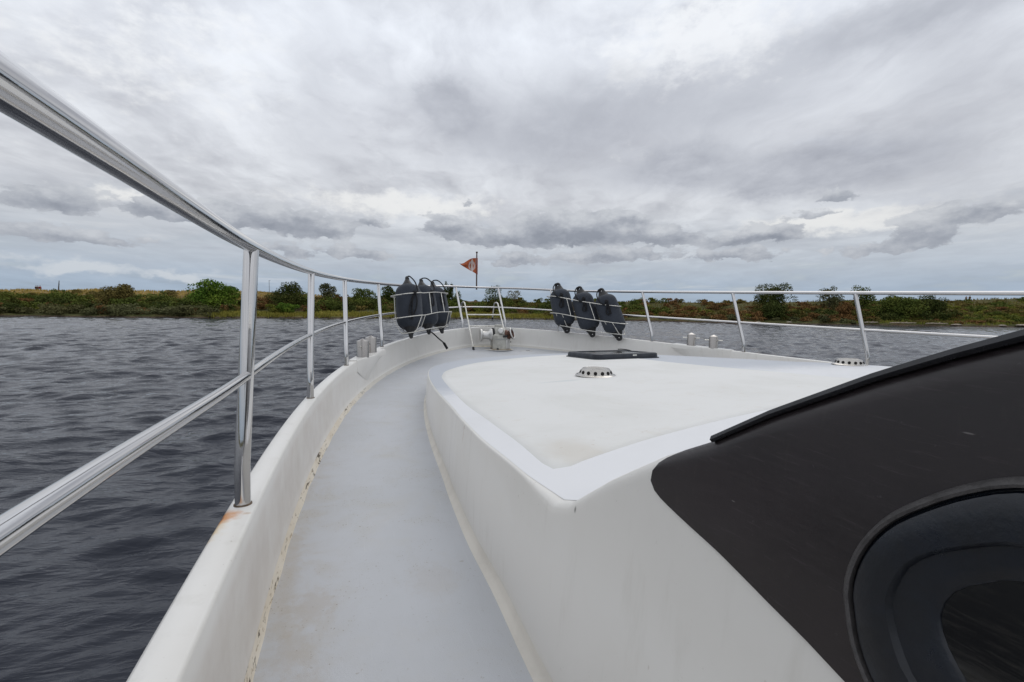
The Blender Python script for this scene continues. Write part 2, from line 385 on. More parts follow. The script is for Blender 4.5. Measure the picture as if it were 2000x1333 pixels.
def mat_ground():
    m, k, b = new_mat('dike_grass_and_soil'); p = objco(k)
    sep = k.node('ShaderNodeSeparateXYZ'); k.put(sep.inputs[0], p)
    rel = k.vm('SUBTRACT', p, tuple(EYE))
    lat = k.vm('DOT_PRODUCT', rel, tuple(r0v), out=1)          # metres to starboard of the heading
    n1 = k.noise(p, .09, 5, .6, .4); n2 = k.noise(p, .7, 6, .65); n3 = k.noise(p, 4, 4, .6)
    g = k.mix(k.ss(n2, .35, .68), (.050, .060, .018), (.105, .095, .035))
    g = k.mix(k.ss(n1, .48, .65), g, (.115, .075, .035))
    straw = k.mix(k.ss(n2, .3, .7), (.34, .25, .12), (.25, .175, .085))
    hi = k.ss(k.m('ADD', sep.outputs[2], k.m('MULTIPLY', k.m('SUBTRACT', n1, .5), 2.5)), 3.6, 5.0)
    left = k.ss(lat, -45, -20, 1.0, 0.0)
    c = k.mix(k.m('MULTIPLY', hi, k.m('MAXIMUM', left, .12)), g, straw)
    lowg = k.mix(k.ss(n3, .35, .65), (.21, .18, .07), (.15, .15, .045))
    lo = k.m('MULTIPLY', k.ss(sep.outputs[2], .25, .5), k.ss(k.m('ADD', sep.outputs[2], k.m('MULTIPLY', n2, .6)), 1.3, 1.9, 1, 0))
    lo = k.m('MULTIPLY', lo, k.m('MULTIPLY', k.ss(lat, -64, -52), k.ss(lat, 10, 22, 1, 0)))
    c = k.mix(k.m('MULTIPLY', lo, .85), c, lowg)
    mud = k.ss(sep.outputs[2], .12, .34, 1.0, 0.0)
    c = k.mix(mud, c, k.mix(k.ss(n3, .4, .6), (.055, .04, .03), (.15, .11, .08)))
    setp(b, k, color=c, rough=.9, spec=.1)
    k.put(b.inputs['Normal'], bump(k, k.noise(p, 2.5, 6, .7), .9, .3))
    return m


def mat_flag():
    m, k, b = new_mat('orange_pennant_cloth'); p = objco(k)
    n1 = k.noise(p, 25, 4, .6)
    sep = k.node('ShaderNodeSeparateXYZ'); k.put(sep.inputs[0], p)
    c = k.mix(k.ss(n1, .35, .7), (.50, .125, .045), (.42, .10, .04))
    dx = k.m('MULTIPLY', k.m('ADD', sep.outputs[0], .085), 1 / .062); dz = k.m('MULTIPLY', k.m('ADD', sep.outputs[2], -.002), 1 / .085)
    rr = k.m('SQRT', k.m('ADD', k.m('MULTIPLY', dx, dx), k.m('MULTIPLY', dz, dz)))
    ring = k.m('MULTIPLY', k.ss(rr, .50, .62), k.ss(rr, .95, 1.05, 1, 0))
    c = k.mix(k.m('MULTIPLY', ring, .8), c, (.62, .52, .50))
    st = k.m('MULTIPLY', k.ss(sep.outputs[0], -.098, -.094), k.ss(sep.outputs[0], -.068, -.063, 1, 0))
    st = k.m('MULTIPLY', st, k.ss(rr, 1.25, 1.4, 1, 0))
    c = k.mix(k.m('MULTIPLY', st, .85), c, (.66, .60, .56))
    ln = k.m('MULTIPLY', k.ss(sep.outputs[0], -.108, -.105), k.ss(sep.outputs[0], -.1, -.098, 1, 0))
    c = k.mix(k.m('MULTIPLY', ln, .8), c, (.14, .05, .03))
    setp(b, k, color=c, rough=.8)
    return m


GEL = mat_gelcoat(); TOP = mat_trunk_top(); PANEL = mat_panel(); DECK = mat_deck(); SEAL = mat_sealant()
STEEL = mat_steel(); STEEL_B = mat_steel('brushed_steel', .20, (.40, .38, .36)); ALU = mat_steel('dull_aluminium', .36, (.66, .65, .63))
ROD = mat_plain('pale_steel_rod', (.80, .78, .72), .32, .75, .2, 20)
FEND = mat_fender(); BLACK = mat_plain('black_rubber', (.012, .012, .014), .5, bmp=.2); ROPE = mat_plain('black_rope', (.008, .008, .010), .85, scale=60, bmp=.6)
BAND = mat_band(); GASKET = mat_plain('navy_rubber_gasket', (.0075, .0105, .0175), .30, var=.5, scale=22, bmp=.12); EDGE = mat_plain('weathered_gasket_lip', (.075, .07, .07), .55, var=.5, scale=50, bmp=.3)
GLASS = mat_glass(); SEALB = mat_plain('black_screen_seal', (.030, .031, .036), .30, var=.35, scale=30, bmp=.1)
HATCHM = mat_plain('navy_hatch_frame', (.017, .022, .033), .45, var=.35, scale=16); HGLASS = mat_plain('smoked_hatch_pane', (.020, .019, .016), .08)
RUSTW = mat_plain('brown_stained_weld', (.16, .11, .07), .6, .3, .6, 60); RUSTY = mat_plain('rusty_bronze', (.145, .07, .05), .5, .5, .5, 30, .4); CASTING = mat_plain('grey_casting', (.46, .46, .44), .42, .35, .3, 16, .15)
WINDL = mat_plain('pale_windlass_casing', (.56, .55, .50), .45, .2, .25, 14, .1)
CREAM = mat_plain('cream_paint', (.66, .60, .48), .5); VENTM = mat_steel('worn_vent_steel', .22, (.50, .48, .45)); HOLE = mat_plain('dark_hole', (.012, .010, .009), .9); HULLM = mat_plain('white_hull_paint', (.76, .76, .74), .3, var=.06, scale=2, coat=.3)
WATER = mat_water(); GROUND = mat_ground(); FLAG = mat_flag()
BARK = mat_plain('bark', (.075, .058, .042), .9, scale=4, bmp=.6); WOODP = mat_plain('weathered_wood', (.12, .11, .10), .85, scale=6); POLEM = mat_plain('grey_pole', (.20, .21, .22), .5)
ROCK = mat_plain('pale_shore_stone', (.40, .34, .27), .85, var=.45, scale=3, bmp=.5); LOGM = mat_plain('bleached_driftwood', (.42, .35, .27), .85, var=.4, scale=4, bmp=.5)
SKIN = mat_plain('skin', (.42, .26, .19), .6); REDC = mat_plain('red_cloth', (.30, .022, .03), .8); DARKC = mat_plain('dark_cloth', (.03, .028, .035), .85); BROWNC = mat_plain('brown_cloth', (.12, .065, .05), .85); TANC = mat_plain('tan_cloth', (.20, .13, .09), .85); HAIR = mat_plain('dark_hair', (.03, .022, .016), .8)

# ------------------------------------------------------------------ mesh helpers
class MB:
    """collects shapes and links them as ONE mesh object"""
    def __init__(s): s.v = []; s.f = []; s.mi = []
    def add(s, verts, faces, mi=0):
        o = len(s.v); s.v += [tuple(map(float, p)) for p in verts]; s.f += [tuple(i + o for i in f) for f in faces]; s.mi += [mi] * len(faces)
        return s
    def grid(s, rows, closed_u=False, closed_v=False, mi=0):
        nr, nc = len(rows), len(rows[0]); V = [p for r in rows for p in r]; Fc = []
        for i in range(nr if closed_v else nr - 1):
            for j in range(nc if closed_u else nc - 1):
                a = i * nc + j; b = i * nc + (j + 1) % nc; c = ((i + 1) % nr) * nc + (j + 1) % nc; d = ((i + 1) % nr) * nc + j
                Fc.append((a, b, c, d))
        return s.add(V, Fc, mi)
    def tube(s, path, r, n=12, closed=False, caps=True, mi=0):
        P = [np.array(p, float) for p in path]; N = len(P)
        rad = r if isinstance(r, (list, tuple, np.ndarray)) else [r] * N
        T = []
        for i in range(N):
            a = P[(i - 1) % N] if (closed or i > 0) else P[i]; b = P[(i + 1) % N] if (closed or i < N - 1) else P[i]
            t = b - a; T.append(t / (np.linalg.norm(t) + 1e-12))
        ref = np.array([0, 0, 1.0]) if abs(T[0][2]) < .9 else np.array([1.0, 0, 0])
        u = np.cross(T[0], ref); u /= np.linalg.norm(u); rows = []
        for i in range(N):
            u = u - T[i] * np.dot(u, T[i]); u /= np.linalg.norm(u); w = np.cross(T[i], u)
            rows.append([P[i] + rad[i] * (math.cos(2 * math.pi * j / n) * u + math.sin(2 * math.pi * j / n) * w) for j in range(n)])
        o = len(s.v); s.grid(rows, closed_u=True, closed_v=closed, mi=mi)
        if caps and not closed:
            s.f.append(tuple(o + j for j in reversed(range(n)))); s.mi.append(mi)
            s.f.append(tuple(o + (N - 1) * n + j for j in range(n))); s.mi.append(mi)
        return s
    def lathe(s, prof, c=(0, 0, 0), ax=(0, 0, 1), n=24, mi=0):
        """prof: (radius, height) pairs about the axis"""
        ax = np.array(ax, float); ax /= np.linalg.norm(ax); ref = np.array([1.0, 0, 0]) if abs(ax[0]) < .8 else np.array([0, 1.0, 0])
        u = np.cross(ax, ref); u /= np.linalg.norm(u); w = np.cross(ax, u); c = np.array(c, float); rows = []
        for (r, h) in prof: rows.append([c + ax * h + max(r, 1e-5) * (math.cos(2 * math.pi * j / n) * u + math.sin(2 * math.pi * j / n) * w) for j in range(n)])
        return s.grid(rows, closed_u=True, mi=mi)
    def box(s, c, size, rot=0.0, mi=0, bev=0.0, taper=1.0):
        x, y, z = [v / 2 for v in size]; ca, sa = math.cos(rot), math.sin(rot); b = min(bev, x, y)
        out = [(-x + b, -y), (x - b, -y), (x, -y + b), (x, y - b), (x - b, y), (-x + b, y), (-x, y - b), (-x, -y + b)] if b else [(-x, -y), (x, -y), (x, y), (-x, y)]
        rows = []; zs = [(-z, 1.0), (z - b * .5, 1.0), (z, 1 - b * .5 / max(x, y))] if b else [(-z, 1.0), (z, 1.0)]
        for zz, sc in zs:
            tp = 1 + (taper - 1) * (zz + z) / (2 * z)
            rows.append([(c[0] + (px * ca - py * sa) * sc * tp, c[1] + (px * sa + py * ca) * sc * tp, c[2] + zz) for px, py in out])
        o = len(s.v); s.grid(rows, closed_u=True, mi=mi); n = len(out)
        s.f.append(tuple(o + j for j in reversed(range(n)))); s.mi.append(mi); s.f.append(tuple(o + (len(rows) - 1) * n + j for j in range(n))); s.mi.append(mi)
        return s
    def build(s, name, mats, parent=None, sharp=38, smooth=True, recalc=True):
        me = bpy.data.meshes.new(name); me.from_pydata(s.v, [], s.f)
        if not isinstance(mats, (list, tuple)): mats = [mats]
        for m in mats: me.materials.append(m)
        if len(mats) > 1: me.polygons.foreach_set('material_index', s.mi)
        bm = bmesh.new(); bm.from_mesh(me); bmesh.ops.remove_doubles(bm, verts=bm.verts, dist=1e-6)
        if recalc: bmesh.ops.recalc_face_normals(bm, faces=bm.faces)
        for f in bm.faces: f.smooth = smooth
        if smooth:
            for e in bm.edges:
                if len(e.link_faces) == 2 and e.calc_face_angle(0) > R(sharp): e.smooth = False
        bm.to_mesh(me); bm.free()
        o = bpy.data.objects.new(name, me); COL.objects.link(o)
        if parent is not None: o.parent = parent
        return o


def tag(o, label=None, cat=None, group=None, kind=None):
    if label: o['label'] = label
    if cat: o['category'] = cat
    if group: o['group'] = group
    if kind: o['kind'] = kind
    return o


def empty(name, loc=(0, 0, 0), parent=None):
    o = bpy.data.objects.new(name, None); o.location = loc; o.empty_display_size = .1; COL.objects.link(o)
    if parent is not None: o.parent = parent
    return o


def spline(pts, n=12, closed=False):
    P = [np.array(p, float) for p in pts]; out = []; N = len(P)
    for i in range(N if closed else N - 1):
        p1, p2 = P[i], P[(i + 1) % N]
        p0 = P[(i - 1) % N] if (closed or i > 0) else 2 * p1 - p2
        p3 = P[(i + 2) % N] if (closed or i < N - 2) else 2 * p2 - p1
        for j in range(n):
            t = j / n
            out.append(.5 * ((2 * p1) + (-p0 + p2) * t + (2 * p0 - 5 * p1 + 4 * p2 - p3) * t * t + (-p0 + 3 * p1 - 3 * p2 + p3) * t ** 3))
    if not closed: out.append(P[-1])
    return out


def resample(P, n):
    P = np.array(P); L = np.r_[0, np.cumsum(np.linalg.norm(np.diff(P, axis=0), axis=1))]
    s = np.linspace(0, L[-1], n)
    return np.stack([np.interp(s, L, P[:, i]) for i in range(P.shape[1])], 1)


def sstep(a, b, x):
    t = min(1, max(0, (x - a) / (b - a))); return t * t * (3 - 2 * t)

# ------------------------------------------------------------------ boat lines (X starboard, Y forward)
ZC = 2.6
W0, V0, LB, EA, EB = 2.634, .217, 7.3036, 1.294, .7343
def cap_z(v):
    v = max(v, -.5) if v < 0 else v
    return ZC - (.493 + .03208 * v - .007837 * v * v) if v > 0 else ZC - .493
def deck_z(v): return cap_z(max(v, 1.5)) - .31
_t = np.linspace(0, math.pi / 2, 500)
_half = np.stack([W0 * np.cos(_t) ** EA, V0 + (LB - V0) * np.sin(_t) ** EB], 1)
_half = np.concatenate([[[W0, -3.6], [W0, -2.0], [W0, -.8]], _half])
_full = np.concatenate([_half * [-1, 1], _half[::-1][1:]])
PLAN = resample(_full, 260)                                # gunwale line, port aft -> bow -> starboard aft
for _ in range(2): PLAN[1:-1] = .25 * PLAN[:-2] + .5 * PLAN[1:-1] + .25 * PLAN[2:]
_tg = np.gradient(PLAN, axis=0); _tg /= np.linalg.norm(_tg, axis=1)[:, None]
INW = np.stack([_tg[:, 1], -_tg[:, 0]], 1)                 # inboard normal
def at_v(v, side):
    """index on PLAN where the gunwale reaches v on that side (-1 port, +1 starboard)"""
    h = len(PLAN) // 2
    idx = range(0, h + 1) if side < 0 else range(len(PLAN) - 1, h - 1, -1)
    best = min(idx, key=lambda i: abs(PLAN[i][1] - v)); return best
def gun(v, side, inset=0.0, z=0.0):
    h = len(PLAN) // 2
    S = PLAN[:h + 1] if side < 0 else PLAN[::-1][:h + 1]; Nn = INW[:h + 1] if side < 0 else INW[::-1][:h + 1]
    u = np.interp(v, S[:, 1], S[:, 0]); nx = np.interp(v, S[:, 1], Nn[:, 0]); ny = np.interp(v, S[:, 1], Nn[:, 1])
    return np.array([u + nx * inset, v + ny * inset, cap_z(v) + z])

boat = tag(empty('motor_yacht'), 'white motor yacht with grey side deck, low cabin roof and steel rails, seen from aboard', 'boat')

# hull
mb = MB(); rows = []
for i, p in enumerate(PLAN):
    v = p[1]; n = INW[i]; zc = cap_z(v); fl = .28 + .45 * sstep(3, 7.2, v)
    rows.append([(p[0] + n[0] * o, p[1] + n[1] * o, z) for o, z in ((-.036, zc - .012), (-.034, zc - .06), (-.01, zc - .45), (fl * .45, .7), (fl * .8, .1), (fl + .25, -.5))])
mb.grid(rows); mb.build('hull', HULLM, boat)

# bulwark: capping, inner face, cove
def tot_w(v): return .052 + .026 * sstep(1.2, 3.4, v)
mb = MB(); rows = []; seal_rows = []; deck_edge = []
for i, p in enumerate(PLAN):
    v = p[1]; n = INW[i]; zc = cap_z(v); zd = deck_z(v); T = tot_w(v); c = .036; fb = c + .25 * (T - c)
    prof = [(-.036, zc - .014), (-.033, zc - .005), (-.026, zc), (.0, zc + .001), (c - .008, zc), (c - .002, zc - .003), (c, zc - .010),
            (c + .5 * (fb - c), zc - .14), (fb, zd + .060), (fb + .18 * (T - fb), zd + .040), (fb + .32 * (T - fb), zd + .034), (fb + .44 * (T - fb), zd + .028)]
    rows.append([(p[0] + n[0] * o, p[1] + n[1] * o, z) for o, z in prof])
    wob = .0035 * math.sin(i * 1.7) * math.sin(i * .37)
    sp = [(fb + .43 * (T - fb), zd + .0295), (fb + .60 * (T - fb), zd + .024), (T - .001 + wob, zd + .006), (T + .006 + wob, zd - .003)]
    seal_rows.append([(p[0] + n[0] * o, p[1] + n[1] * o, z) for o, z in sp])
    deck_edge.append((p[0] + n[0] * (T - .01), p[1] + n[1] * (T - .01), zd))
bulwark = mb.grid(rows).build('bulwark', GEL, boat, sharp=50)
MB().grid(seal_rows).build('deck_sealant', SEAL, boat)
# side deck: ribbons across the boat
mb = MB(); h = len(deck_edge) // 2; rows = []
for i in range(h + 1):
    a = np.array(deck_edge[i]); b = np.array(deck_edge[len(deck_edge) - 1 - i])
    rows.append([a + (b - a) * t for t in np.linspace(0, 1, 13)])
mb.grid(rows).build('side_deck', DECK, boat)

# mooring bollards on plinths
for side in (-1, 1):
    mb = MB(); rows = []
    for v in np.linspace(4.28, 5.02, 13):
        e = .085 * min(1, (v - 4.28) / .34 + .02)
        if v > 5.0: e = .085
        z = cap_z(4.65) + .004 + (cap_z(v) - cap_z(4.65)) * 1.0
        zd = deck_z(v); low = .30 * (1 - abs(v - 4.62) / .42)
        a = gun(v, side, -.034); b = gun(v, side, .036 + e); c = gun(v, side, .030 + e); f_ = gun(v, side, .045)
        rows.append([(a[0], a[1], z - .02), (a[0], a[1], z + .006), (c[0], c[1], z + .006), (b[0], b[1], z - .004), (b[0], b[1], z - .045), (f_[0], f_[1], z - .07 - max(.0, low) * .62)])
    mb.grid(rows); o = len(mb.v) - 6
    mb.f.append(tuple(range(o, o + 6))); mb.mi.append(0); mb.f.append(tuple(range(5, -1, -1))); mb.mi.append(0)
    mb.build('bollard_plinth', GEL, bulwark, sharp=30)
    for v in (4.50, 4.79):
        q = gun(v, side, .035); c = (q[0], q[1], cap_z(v) + .004)
        bo = MB().lathe([(.0, 0), (.058, 0), (.056, .006), (.056, .148), (.053, .154), (.0, .176)], c, n=28).build('mooring_bollard', STEEL_B, boat)
        tdir = gun(v + .1, side) - gun(v - .1, side); tdir[2] = 0; tdir /= np.linalg.norm(tdir)
        pc = np.array(c) + [0, 0, .105]
        MB().tube([pc - tdir * .118, pc + tdir * .118], .0075, 10).build('cross_pin', ROD, bo)

# ------------------------------------------------------------------ cabin trunk
TB = [(-.9, -2.01), (-.2, -2.0), (.4, -1.993), (.873, -1.984), (1.205, -1.967), (1.528, -1.958), (1.95, -1.925), (2.15, -1.904), (2.814, -1.842), (3.502, -1.749), (4.12, -1.62), (4.55, -1.44)]
TF = [(4.92, -1.10), (5.12, -.70), (5.2, -.2), (5.2, .3), (5.08, .72)]
TR = [(4.75, 1.12), (4.3, 1.45), (3.85, 1.68), (3.3, 1.93), (2.9, 2.10), (2.3, 2.17), (1.2, 2.2), (-.2, 2.2), (-.9, 2.2)]
OUT = np.array([(u, v) for v, u in TB + TF + TR])
OUT = resample(np.array(spline([(-2.02, -1.6)] + [tuple(q) for q in OUT] + [(2.2, -1.6)], 16)), 240)
_tg = np.gradient(OUT, axis=0); _tg /= np.linalg.norm(_tg, axis=1)[:, None]
ONI = np.stack([_tg[:, 1], -_tg[:, 0]], 1)
EDGEC = [(-6, 3.75), (-3, 3.75), (-2.2, 3.72), (-1.3, 3.30), (-.7, 2.98), (-.3, 2.81), (0, 2.668), (.1, 2.622), (.179, 2.587), (.224, 2.567), (.281, 2.539), (.386, 2.480), (.47, 2.426), (.58, 2.367), (.716, 2.279), (.866, 2.167)]
def edge_z(v): return float(np.interp(v, [a for a, b in EDGEC], [b for a, b in EDGEC]))
def top_z(u, v):
    return ZC - .395 - .0453 * v + .012 * (u + 1.9) + .04 * max(0, 1 - (u / 1.9) ** 2)
def rim_z(u, v):
    if v >= .9: return top_z(u, v)
    if v <= .866: return edge_z(v) + (.046 if u > 0 else 0)
    return top_z(u, v)
trunk = None
mb = MB(); rows = []; rim = []; cove = []
for i, p in enumerate(OUT):
    n = ONI[i]; v = p[1]; zd = deck_z(v); zt = rim_z(p[0], v); hgt = zt - zd; tum = .12
    if v > .9:
        ins_ = tum * hgt + .009; zt = top_z(p[0] + n[0] * ins_, v + n[1] * ins_); hgt = zt - zd
    def pt(o, z): return (p[0] + n[0] * o, p[1] + n[1] * o, z)
    rr = .009 + .021 * (1 - sstep(.85, 1.15, v))
    prof = [pt(.0215, zd + .030)]
    for q in np.linspace(.12, .9, 9): prof.append(pt(tum * hgt * q + .020 * (1 - q) ** 3, zd + q * hgt))
    prof += [pt(tum * (hgt - rr), zt - rr), pt(tum * hgt - rr * .02, zt - rr * .55), pt(tum * hgt + rr * .22, zt - rr * .2), pt(tum * hgt + rr * .6, zt - rr * .05), pt(tum * hgt + rr, zt), pt(tum * hgt + rr + .03, zt - .002 if v > .9 else zt)]
    rows.append(prof); rim.append(np.array(prof[-2]))
    cove.append([pt(-.005, zd - .002), pt(-.002, zd + .002), pt(.007, zd + .006), pt(.016, zd + .018), pt(.0215, zd + .034)])
mb.grid(rows)
trunk = mb.build('cabin_trunk', GEL, boat, sharp=60)
MB().grid(cove).build('trunk_base_fillet', CREAM if False else mat_plain('ivory_fillet', (.70, .665, .60), .5, var=.12, scale=6), trunk)
# roof of the trunk, from the screen foot to the rounded front
N = len(OUT); Lx = [i for i in range(N // 2) if OUT[i][1] > .76]
mb = MB(); rows = []
def cross(i, m=41, lift=0.0):
    a = rim[i]; j = N - 1 - i; b = rim[j]; out = []
    for t in np.linspace(0, 1, m):
        q = a + (b - a) * t
        if q[1] > .9: q[2] = top_z(q[0], q[1])
        elif a[1] > .85: q[2] = max(q[2], top_z(q[0], q[1])) if 0 < t < 1 else q[2]
        out.append((q[0], q[1], q[2] + lift))
    return out
for i in Lx:
    rows.append(cross(i, 61, .0006))
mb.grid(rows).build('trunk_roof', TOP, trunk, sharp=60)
# wheelhouse: raked screen and roof
Wx = [i for i in range(N // 2) if OUT[i][1] <= .80]
wheel = empty('wheelhouse', (0, 0, 0), boat)
mb = MB(); rows = [cross(i, 13) for i in Wx if OUT[i][1] > -.9]
mb.grid(rows).build('windscreen', GLASS, wheel)
mb = MB(); ia = [i for i in Wx if OUT[i][1] <= -.82]; mb.grid([cross(i, 13, .004) for i in ia]).build('wheelhouse_roof', GEL, wheel)

# white antislip panel on the roof, rounded at the front
PP = [(-1.832, 1.105), (-1.838, 1.16), (-1.816, 1.387), (-1.803, 1.62), (-1.792, 1.838), (-1.775, 2.2), (-1.724, 2.682), (-1.652, 3.265), (-1.589, 3.58), (-1.446, 3.95), (-1.072, 4.409), (-.629, 4.656), (-.046, 4.844), (.35, 4.86), (.62, 4.7), (.62, 4.2),
      (.55, 3.5), (.555, 2.9), (.60, 2.5), (.63, 2.06), (.66, 1.7), (.60, 1.5), (-.2, 1.42), (-.8, 1.345), (-1.368, 1.232), (-1.699, 1.135), (-1.79, 1.098)]
pol = resample(np.array(spline([(a, b) for a, b in PP], 8, closed=True) + [np.array(PP[0])]), 200)[:-1]
cen = np.array([-.6, 2.8]); mb = MB(); rows = []
for s in list(np.linspace(0, .985, 26)):
    rows.append([(*(q + (cen - q) * s), top_z(*(q + (cen - q) * s)) + .0018) for q in pol])
skirt = [(*(q + (q - cen) * .002), top_z(*q) - .001) for q in pol]
mb.grid([skirt] + rows, closed_u=True); o = len(mb.v); ring = list(range(o - len(pol), o)); mb.f.append(tuple(ring)); mb.mi.append(0)
mb.build('antislip_panel', PANEL, trunk, sharp=60)

# dark painted band, gasketed side window and screen seal on the wheelhouse side
def side_u(v, z, off=0.0):
    """port wheelhouse side surface"""
    ub = float(np.interp(v, [a for a, b in TB], [b for a, b in TB])) if v > -.9 else -2.02
    d = edge_z(v) - z
    ins = float(np.interp(d, [0, .0015, .006, .0165, .03], [.022, .016, .0066, .0006, 0])) if d < .03 else 0.0
    return ub + .12 * (z - deck_z(v)) - off + ins
def side_pt(v, z, off=0.0): return (side_u(v, z, off), v, z)
topl = [(v, edge_z(v) - .003) for v in (.53, .50, .47, .43, .386, .33, .281, .224, .179, .1, 0, -.15, -.3, -.6, -.85)]
nose = spline([(.560, 2.370), (.573, 2.357), (.5800, 2.343), (.5805, 2.331), (.574, 2.3205), (.552, 2.311)], 6)[:-1]
botl = [(.552, 2.311), (.537, 2.3075), (.5, 2.300), (.431, 2.288), (.39, 2.278), (.351, 2.268), (.31, 2.2585), (.268, 2.246), (.1, 2.20), (-.2, 2.12), (-.85, 2.0)]
tp = resample(np.array(list(nose[:12][::-1]) + [np.array(q) for q in topl]), 90); bt = resample(np.array(list(nose[11:]) + [np.array(q) for q in botl]), 90)
rows = [[side_pt(a[0] + (b[0] - a[0]) * t, a[1] + (b[1] - a[1]) * t, .0028) for t in np.r_[0, .006, .015, .03, .05, .08, .12, .2, np.linspace(.3, 1, 8)]] for a, b in zip(tp, bt)]
MB().grid(rows).build('dark_side_band', BAND, wheel)

win = empty('side_window', (0, 0, 0), boat)
go = [(.05, 2.490), (.12, 2.483), (.167, 2.475), (.197, 2.459), (.225, 2.436), (.25, 2.409), (.267, 2.375), (.273, 2.340), (.269, 2.318), (.260, 2.290), (.244, 2.265), (.215, 2.242), (.17, 2.225), (.05, 2.205)]
gm = [(.05, 2.443), (.11, 2.438), (.162, 2.432), (.2, 2.410), (.220, 2.393), (.231, 2.377), (.238, 2.350), (.236, 2.331), (.224, 2.304), (.213, 2.290), (.185, 2.268), (.15, 2.255), (.1, 2.248), (.05, 2.245)]
gl = [(.05, 2.410), (.11, 2.409), (.159, 2.406), (.183, 2.391), (.196, 2.379), (.203, 2.365), (.205, 2.351), (.201, 2.336), (.192, 2.322), (.184, 2.313), (.165, 2.295), (.13, 2.283), (.09, 2.279), (.05, 2.277)]
def win_loop(L):
    """front end as seen, straight sides, mirrored aft end"""
    aft = [(-1.0 - (v - .05), z) for v, z in L[::-1]]
    return resample(np.array(spline(L + aft, 10, closed=True) + [np.array(L[0])]), 260)[:-1]
def lerp_loops(a, b, t): return a + (b - a) * t
LO, LM, LG = win_loop(go), win_loop(gm), win_loop(gl)
def aligned(B):
    return B
def ring(L, off): return [side_pt(q[0], q[1], off) for q in L]
grow = lambda L, d: L + d * np.array([[0, 0]]) if d == 0 else L
cenw = np.array([-.475, 2.35])
def scaled(L, d):
    t = np.roll(L, -1, 0) - np.roll(L, 1, 0); t /= np.linalg.norm(t, axis=1)[:, None]; nn = np.stack([t[:, 1], -t[:, 0]], 1)
    if ((L + nn * .01 - cenw) ** 2).sum() < ((L - cenw) ** 2).sum(): nn = -nn
    return L + nn * d
MB().grid([ring(scaled(LO, .0055), .003), ring(scaled(LO, .0035), .0105), ring(scaled(LO, .001), .0125), ring(scaled(LO, -.0015), .0115), ring(scaled(LO, -.0022), .006)], closed_u=True).build('gasket_lip', EDGE, win, sharp=50)
MB().grid([ring(scaled(LO, -.0022), .005), ring(scaled(LO, -.0045), .0055), ring(scaled(LO, -.0055), .0105), ring(scaled(LO, -.009), .0122), ring(lerp_loops(LO, LM, .55), .0135), ring(lerp_loops(LO, LM, .93), .0128), ring(LM, .0105), ring(lerp_loops(LM, LG, .04), .0075), ring(lerp_loops(LM, LG, .14), .0072),
           ring(lerp_loops(LM, LG, .55), .0066), ring(lerp_loops(LM, LG, .90), .0058), ring(LG, .0042), ring(scaled(LG, -.002), -.002)], closed_u=True).build('window_gasket', GASKET, win, sharp=35)
mb = MB(); rows = [[side_pt(*(q + (cenw - q) * s), .0) for q in scaled(LG, -.002)] for s in (0, .5)]
mb.v = []; mb.f = []; mb.mi = []
L2 = scaled(LG, .001); hN = len(L2) // 2
rows = []
for i in range(hN):
    a, b = L2[i], L2[len(L2) - 1 - i]
    rows.append([side_pt(*(a + (b - a) * t), .0032) for t in np.linspace(0, 1, 6)])
mb.grid(rows).build('window_pane', GLASS, win)

path = [side_pt(v, edge_z(v) + .002, .019) for v in np.linspace(.47, -.75, 60)]
mb = MB(); rows = []
for q in path:
    rows.append([(q[0] - .004, q[1], q[2] - .007), (q[0] - .008, q[1], q[2] - .003), (q[0] - .006, q[1], q[2] + .002), (q[0] + .006, q[1], q[2] + .0035), (q[0] + .034, q[1], q[2] + .002), (q[0] + .034, q[1], q[2] - .006)])
mb.grid(rows, closed_u=True); mb.f.append(tuple(range(6))); mb.mi.append(0)
mb.build('windscreen_seal', SEALB, wheel, sharp=50)

# ------------------------------------------------------------------ fittings on the trunk
def vent(cu, cv, rad):
    z = top_z(cu, cv) + .002
    hm = MB().lathe([(rad * 1.0, 0), (rad * 1.02, .004), (rad * .98, .009), (rad * .88, .011), (rad * .84, .014), (rad * .70, .047), (rad * .66, .053), (rad * .60, .054), (rad * .54, .048), (rad * .50, .038), (rad * .0, .035)], (cu, cv, z), n=40)
    for j in range(14):
        a = 2 * math.pi * j / 14 + .1; ca, sa = math.cos(a), math.sin(a); rr = rad * .785; sl = math.atan2(.033, rad * .14)
        c = np.array([cu + ca * rr, cv + sa * rr, z + .029]); e1 = np.array([-sa, ca, 0]); e2 = np.array([-ca * math.cos(sl), -sa * math.cos(sl), math.sin(sl)]); nn = np.cross(e1, e2)
        if np.dot(nn, [ca, sa, 0]) < 0: nn = -nn
        loop = [c + nn * .0015 + .0125 * (math.cos(q) * e1 + math.sin(q) * e2) for q in np.linspace(0, 2 * math.pi, 13)[:-1]]
        hm.add(loop, [tuple(range(12))], 1)
    o = hm.build('deck_ventilator', [VENTM, HOLE], boat)
    MB().lathe([(rad * .5, .0385), (rad * .3, .043), (0, .045)], (cu, cv, z), n=30).build('vent_cap', STEEL_B, o)
vent(-.655, 2.79, .142); vent(1.975, 2.72, .135)

